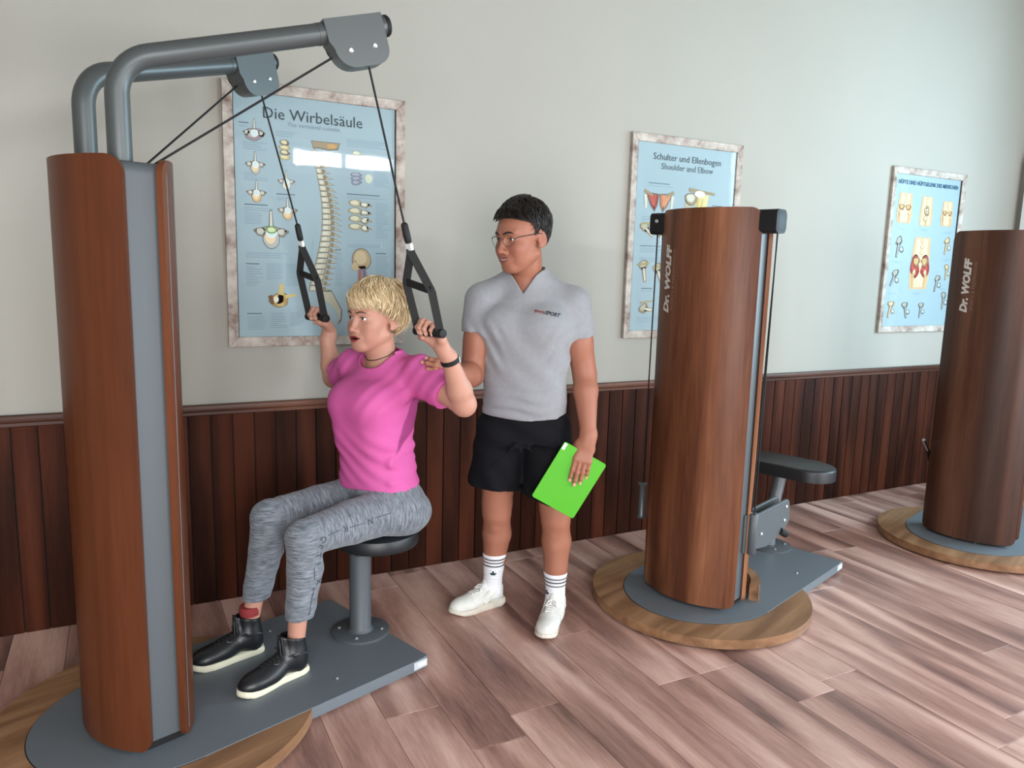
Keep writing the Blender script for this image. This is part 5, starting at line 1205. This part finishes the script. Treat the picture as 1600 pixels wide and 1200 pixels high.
# right hand behind the woman's arm
dR = unit((-0.42, -0.85, 0.30)); nR = unit(np.array((-0.85, 0.35, 0.1))-dR*np.dot(dR, (-0.85, 0.35, 0.1))); tR = np.cross(dR, nR); tR = tR if tR[2] > 0 else -tR
nlm += hand(v, WR, dR, nR, tR, ((26, 40, 30),)*4, ((0.022, 0.028, 0.008), (0.045, 0.048, 0.016), (0.072, 0.056, 0.022), (0.095, 0.056, 0.026)), 1.0, 0.0)
HR, KR, AR = np.array((-0.085, 0.030, 0.86)), np.array((-0.094, 0.065, 0.462)), np.array((-0.108, 0.138, 0.100))
HL, KL, AL = np.array((0.112, 0.025, 0.86)), np.array((0.160, 0.020, 0.455)), np.array((0.172, 0.030, 0.100))
for hp, kn, an, dk in ((HR, KR, AR, (-0.30, -0.80)), (HL, KL, AL, (-0.25, -0.95))):
    f = np.array((*unit(dk), 0)); v.cone(hp, kn, 0.090, 0.062, 0.02)
    c1, c2 = kn*0.70+an*0.30-f*0.016, kn*0.38+an*0.62-f*0.006
    v.cone(kn+np.array((0, 0, 0.04)), kn, 0.066, 0.060, 0.012); v.cone(kn, c1, 0.058, 0.063, 0.012); v.cone(c1, c2, 0.063, 0.050, 0.012); v.cone(c2, an, 0.050, 0.037, 0.012)
    v.ell(kn+f*0.024+np.array((0, 0, 0.004)), (0.034, 0.036, 0.040), 0.015); v.ell(kn+f*0.024+np.array((0, 0, -0.055)), (0.020, 0.020, 0.026), 0.015)
    v.cone(kn*0.66+an*0.34+f*0.024, kn*0.2+an*0.8+f*0.012, 0.020, 0.016, 0.03); v.cone(an, an-np.array((0, 0, 0.03)), 0.034, 0.034, 0.02)
V, Q = v.build(1); C = head_paint(V, HO_M, HR_M, HS_M, mp_m, SK_M, LIP_M, BL_M, (196, 182, 172))
body_m = fast_mesh('body', V, Q, SKIN_M, mm, C); nails_mesh(mm, nlm, (214, 160, 140))
eyes(mm, HO_M, HR_M, HS_M, (52, 36, 28), (-0.05, 0.10)); brows(mm, bvh_of(body_m), HO_M, HR_M, HS_M, (38, 27, 23), 1.25, (30, 22, 20), 0.0046)
# v-neck t-shirt
SHIRT = mat('grey_marl_jersey', (138, 140, 144), 0.85, var=0.05, vscale=60, bump=0.12, bscale=500, sheen=0.2)
v = Vol(axis(-0.30, 0.34, 0.0042, ((-0.09, 0.10, 0.0028),)), axis(-0.20, 0.20, 0.0042, ((-0.13, 0.1, 0.0032),)), axis(0.86, 1.54, 0.0042, ((1.39, 1.54, 0.0028),)))
v.prof(TM, 0.0, grow=0.007, yaw=YAW_M, n=2.4)
for q in (-1, 1): v.cone((0.008, 0.03, 1.50), (0.13*q, 0.02, 1.415), 0.052, 0.045, 0.03)
for q in (-1, 1): v.ell(rotz(YAW_M) @ np.array((0.085*q, -0.075, 1.285))+np.array((0.012, 0, 0)), (0.085, 0.055, 0.065), 0.05)
v2 = Vol(v.xs, v.ys, v.zs)
for sh, el, f in ((SL, EL_, 0.46), (SR, ER_, 0.44)):
    e = sh+(el-sh)*(f+0.1); sx = np.sign(sh[0]); v2.cone(sh, e, 0.073, 0.072, 0.02); v2.cone(sh+np.array((-0.01*sx, 0, 0.004)), (0.055*sx+0.006, 0.024, 1.452), 0.064, 0.046, 0.03)
    dr = unit(el-sh); pe = sh+(el-sh)*(f+0.01)
    v2.fn(lambda X, Y, Z, pe=pe, dr=dr, sx=sx: np.where(X*sx > 0, (X-pe[0])*dr[0]+(Y-pe[1])*dr[1]+(Z-pe[2])*dr[2], -1), 'i')
v.merge(v2, 0.025)
v.fn(lambda X, Y, Z: 0.0028*np.sin((np.abs(X-0.012)*1.15-Z*0.75)*88+1.5*np.sin(X*19))*sst(0.05, 0.13, np.abs(X-0.012))*sst(1.06, 1.14, Z)*sst(1.33, 1.24, Z)*(Y < 0.06), 'add')
v.cone((0.010, 0.020, 1.40), (0.006, 0.016, 1.455), 0.092, 0.080, 0.04)
v.fn(lambda X, Y, Z: (0.0042*np.sin(Z*135+2.6*np.sin(X*11+1)+0.9*np.sin(X*29+Y*9))*sst(1.06, 0.94, Z)*(0.55+0.45*np.sin(X*17+2)))+0.0016*np.sin(X*46+Z*30+np.sin(Z*17)*1.6)*sst(1.30, 1.18, Z)*sst(0.92, 1.0, Z), 'add')
ZV = 1.412
v.fn(lambda X, Y, Z: np.maximum(np.abs((X+0.006))*0.86-(Z-ZV)*0.56, Y-0.0), 's', (-0.12, -0.2, 1.38), (0.12, 0.03, 1.56), 0.003)
v.cone((0.008, 0.030, 1.42), (-0.004, -0.010, 1.60), 0.0775, 0.0775, 0.003, 's')
v.fn(lambda X, Y, Z: 0.905-0.015*(X-0.01)+0.004*np.sin(X*25+Y*18)-Z, 'i')
V, Q = v.build(2); shirt_m = fast_mesh('t_shirt', V, Q, SHIRT, mm); bsm = bvh_of(shirt_m)
# v collar: a narrow band that follows the neckline
# chest print: a short dark red word part followed by SPORT in black
def chest(dx0, body, size, mt, bold, shear):
    Vt, Ft = text_data(body, size, bold, shear, 'LEFT'); a = -0.20; ca, sa = math.cos(a), math.sin(a)
    print_on('chest_print', Vt, Ft, lambda x, y: (0.038+dx0*ca+x*ca-y*sa, -0.40, 1.346+dx0*sa+x*sa+y*ca), (0, 1, 0), bsm, mt, shirt_m, 0.0012, 0.008)
chest(0.0, 'sports', 0.0165, mat('dark_red_print', (120, 44, 48), 0.7), 0.0006, 0.2); chest(0.043, 'SPORT', 0.0195, DARKINK, 0.0009, 0.3)
# shorts
SHORT = mat('black_shorts', (11, 12, 17), 0.85, spec=0.2, bump=0.1, bscale=300)
v = Vol(axis(-0.27, 0.28, 0.0045), axis(-0.18, 0.20, 0.0045), axis(0.49, 0.97, 0.0045))
v.prof([(0.80, 0.012, 0.022, 0.180, 0.112, 0.130), (0.86, 0.012, 0.020, 0.180, 0.112, 0.128), (0.95, 0.012, 0.014, 0.170, 0.110, 0.114)], 0.0, grow=0.002, yaw=YAW_M)
v.cone((-0.085, 0.024, 0.82), (-0.118, 0.045, 0.50), 0.104, 0.116, 0.03); v.cone((0.112, 0.024, 0.82), (0.128, 0.030, 0.46), 0.104, 0.112, 0.03)
v.fn(lambda X, Y, Z: 0.004*np.sin(X*60+Z*18+np.sin(Z*20))*sst(0.80, 0.60, Z)+0.003*np.sin(Z*55+X*30)*sst(0.65, 0.78, Z), 'add')
for a, b in (((-0.02, -0.10, 0.80), (-0.12, -0.095, 0.70)), ((0.03, -0.10, 0.79), (0.14, -0.105, 0.70)), ((0.0, -0.1, 0.78), (0.05, -0.11, 0.62))): v.cone(a, b, 0.003, 0.001, 0.03, 'u')
v.cone((0.004, -0.20, 0.50), (0.006, 0.2, 0.50), 0.008, 0.008, 0.02, 's'); v.cone((0.004, -0.20, 0.60), (0.006, 0.2, 0.60), 0.004, 0.004, 0.02, 's')
v.fn(lambda X, Y, Z: 0.588-0.135*np.clip(X+0.06, 0, 0.2)*1.6-0.06*X-Z+0.03*np.maximum(0, -X-0.12), 'i')
V, Q = v.build(2); shorts = fast_mesh('shorts', V, Q, SHORT, mm)
# socks with three stripes and a leaf mark
SOCK = vcol_mat('white_sock', 0.85, 0.2, bump=0.15, bscale=300)
WSOLE = mat('worn_white_rubber', (206, 200, 186), 0.65, var=0.12, vscale=20); WUP = mat('worn_white_mesh', (214, 214, 208), 0.75, var=0.08, vscale=30, bump=0.3, bscale=260); WLACE = mat('white_lace', (226, 226, 222), 0.8)
for kn, an, top, dk, hl, to, fl, L_ in ((KR, AR, 0.262, (-0.81, -0.58), (-0.060, 0.172), (-0.286, 0.014), -1, 0.278), (KL, AL, 0.215, (-0.27, -0.96), (0.189, 0.085), (0.110, -0.20), 1, 0.288)):
    a = unit(kn-an); v = Vol(axis(an[0]-0.08, an[0]+0.08, 0.0032), axis(an[1]-0.09, an[1]+0.08, 0.0032), axis(0.05, 0.30, 0.0030)); f = np.array((*unit(dk), 0))
    zt = (top-an[2])/a[2]
    v.cone(an-np.array((0, 0, 0.03)), an+a*0.02, 0.040, 0.0400, 0.01); v.cone(an+a*0.02, an+a*(zt+0.03)-f*0.002, 0.0400, 0.0560, 0.01); v.cone(an-np.array((0, 0, 0.03)), an+f*0.07-np.array((0, 0, 0.045)), 0.038, 0.030, 0.03)
    v.fn(lambda X, Y, Z: 0.0009*np.sin(Z*420), 'add'); v.fn(lambda X, Y, Z: Z-top, 'i')
    V, Q = v.build(1); z = top-V[:, 2]; cs = np.tile(np.array(lin((226, 228, 232))), (len(V), 1))
    for k in range(3):
        w = sst(0.0, 0.0016, z-(0.016+0.0165*k))*sst(0.0, 0.0016, (0.0235+0.0165*k)-z); cs = cs*(1-w[:, None])+np.array(lin((28, 30, 44)))*w[:, None]
    so = fast_mesh('sock', V, Q, SOCK, mm, cs); bk = bvh_of(so)
    # leaf mark: three leaves over a crossbar, facing the camera side
    ray = Vector((0, 1, 0)) if fl < 0 else Vector((0.9, 0.5, 0)); sd = Vector((1, 0, 0)) if fl < 0 else Vector((0.5, -0.9, 0)).normalized(); c0 = Vector((an[0]+(0.004 if fl < 0 else 0), an[1], top-0.094))-ray.normalized()*0.2
    VV, FF = [], []
    for ang, ln, wd in ((0.0, 0.020, 0.0075), (1.05, 0.018, 0.006), (-1.05, 0.018, 0.006)):
        b = len(VV); ca, sa = math.cos(ang), math.sin(ang)
        for px, py in ((0, 0), (wd*0.8, ln*0.4), (wd*0.55, ln*0.75), (0, ln), (-wd*0.55, ln*0.75), (-wd*0.8, ln*0.4)): VV.append((px*ca+py*sa, -px*sa+py*ca, 0))
        FF.append(tuple(range(b, b+6)))
    b = len(VV); VV += [(-0.011, -0.003, 0), (0.011, -0.003, 0), (0.010, 0.0005, 0), (-0.010, 0.0005, 0)]; FF.append((b, b+1, b+2, b+3))
    print_on('sock_mark', VV, FF, lambda x, y: c0+sd*x+Vector((0, 0, y)), ray, bk, mat('sock_ink', (34, 62, 66), 0.8), so, 0.001, 0.01)
    shoe(mm, hl, to, 0.0, L_, 'sneaker', WSOLE, WUP, WLACE, fl)
# glasses
GM = mat('wire_rim', (92, 84, 74), 0.3, metal=0.8)
def hp_(x, y, z): return HO_M+HR_M @ (np.array((x, y, z))*HS_M)
g = None
for q in (-1, 1):
    P = [hp_(0.0335*q+0.0225*math.cos(a), -0.1050+0.010*(math.cos(a)*q*0.5+0.5)**2, 0.003+0.0175*math.sin(a)*(1-0.12*math.cos(2*a))) for a in [2*math.pi*i/32 for i in range(33)]]
    t_ = tube('glasses_rim', P, 0.0008, GM, g or mm, 8)
    if g is None: g = t_; g.name = 'glasses'
    n = 32; lens = mesh('lens', P[:n]+[p+HR_M @ np.array((0, 0.0012, 0)) for p in P[:n]], [tuple(range(n)), tuple(range(2*n-1, n-1, -1))]+[(i, (i+1) % n, n+(i+1) % n, n+i) for i in range(n)], PANE, g)
    tube('temple', [hp_(0.0555*q, -0.0955, 0.008), hp_(0.070*q, -0.085, 0.014), hp_(0.0785*q, -0.02, 0.016), hp_(0.0800*q, 0.012, 0.016), hp_(0.080*q, 0.028, 0.002)], [0.0012, 0.0014, 0.0017, 0.0018, 0.0018], mat('temple_dark', (38, 30, 28), 0.4), g, 8)
tube('bridge', [hp_(-0.012, -0.104, 0.008), hp_(0, -0.108, 0.012), hp_(0.012, -0.104, 0.008)], 0.0011, GM, g, 8)
# hair: short dark cut
HB = mat('dark_hair_base', (20, 16, 15), 0.55); HK = vcol_mat('dark_hair', 0.42, 0.4)
_pm_k = ([0, 0.35, 0.62, 0.85, 1.15, 1.40, 1.50, 1.62, 1.9, 2.4, 3.1416], [1.46, 1.46, 1.48, 1.50, 1.52, 1.90, 1.93, 1.66, 1.86, 2.16, 2.22])
def pend_m(az): r = np.interp(np.abs(az), *_pm_k); return r if hasattr(az, 'shape') else float(r)
RM = (0.0815, 0.1045, 0.0985)
hm = hair_cap(HO_M, HR_M, HS_M, RM, pend_m, HB, mm, 'hair', lambda o, R, s: (lambda X, Y, Z: 0.0006*np.sin(X*300+Y*210)), None)
f = scalp(HO_M, HR_M, HS_M, RM); L = []; rh = random.Random(5); pal = [lin(c) for c in ((24, 19, 17), (34, 27, 24), (16, 13, 12), (42, 33, 28))]
for i in range(2000):
    az = rh.uniform(-math.pi, math.pi); pe = pend_m(az); p0 = rh.uniform(0.0, pe*0.95); side = float(sst(0.8, 1.35, p0)) if abs(az) > 0.8 else 0.0; ln = rh.uniform(0.30, 0.50)*(1-0.4*side)
    front = abs(az) < 0.95 and p0 < 1.5; p1 = min(p0+ln, pe+(0.05 if front else 0.02))
    if p1-p0 < 0.10: continue
    dz = rh.gauss(0.0, 0.08)+(0.25 if front else 0); up = (0.011 if front else 0.007)*(1-0.8*side)+rh.uniform(0, 0.002); pts = []
    for j in range(6):
        t = j/5; p = p0+(p1-p0)*t; pts.append(Vector(f(p, az+dz*t, 0.0002+up*math.sin(math.pi*min(1, t*1.1)*0.72)+(0.009*t*t if front and p0 > 0.9 else 0))))
    L.append((pts, rh.uniform(0.0014, 0.0028)*(1-0.3*side), pal[rh.randrange(4)]))
o = clumps('hair_locks', L, HK, hm, 6, 5); setp(o, kind='stuff')
# ------------------------------------------------------------------ the green folder in his hand
Mm = Matrix.Translation(MAN) @ Matrix.Rotation(MRZ, 4, 'Z')
GREEN = mat('green_plastic', (76, 172, 18), 0.5, var=0.02, vscale=5)
fc = empty('green_folder'); setp(fc, 'bright green folder held by its upper edge against the black shorts', 'folder')
c0 = Vector((0.202, -0.114, 0.664)); ex = unit((0.168, 0.01, -0.092)); ez = unit(np.array((0.111, -0.004, 0.236))-ex*np.dot(ex, (0.111, -0.004, 0.236))); ey = np.cross(ez, ex)
fc.matrix_world = Mm @ Matrix(((ex[0], ey[0], ez[0], c0[0]), (ex[1], ey[1], ez[1], c0[1]), (ex[2], ey[2], ez[2], c0[2]), (0, 0, 0, 1)))
W2, H2 = 0.098, 0.132
def panel(name, y0, y1, mt, sx=1.0, sz=1.0, par=fc):
    return prism(name, rrect(-W2*sx, -H2*sz, W2*sx, H2*sz, 0.008), y0, y1, mt, par, 0.0008, 1, Matrix(((1, 0, 0, 0), (0, 0, -1, 0), (0, 1, 0, 0), (0, 0, 0, 1))))
panel('front_cover', 0.0025, 0.0040, GREEN); panel('back_cover', -0.0045, -0.0030, GREEN); panel('paper_sheets', -0.0028, 0.0023, mat('paper_white', (226, 228, 222), 0.8), 0.972, 0.978)
box('spine_strip', (-W2-0.0015, -0.0042, -H2+0.004), (-W2+0.003, 0.0045, H2-0.004), GREEN, fc, 0.001, 1)
box('label_patch', (-W2+0.001, -0.0046, H2-0.032), (-W2+0.014, -0.0039, H2-0.003), WHITE, fc)
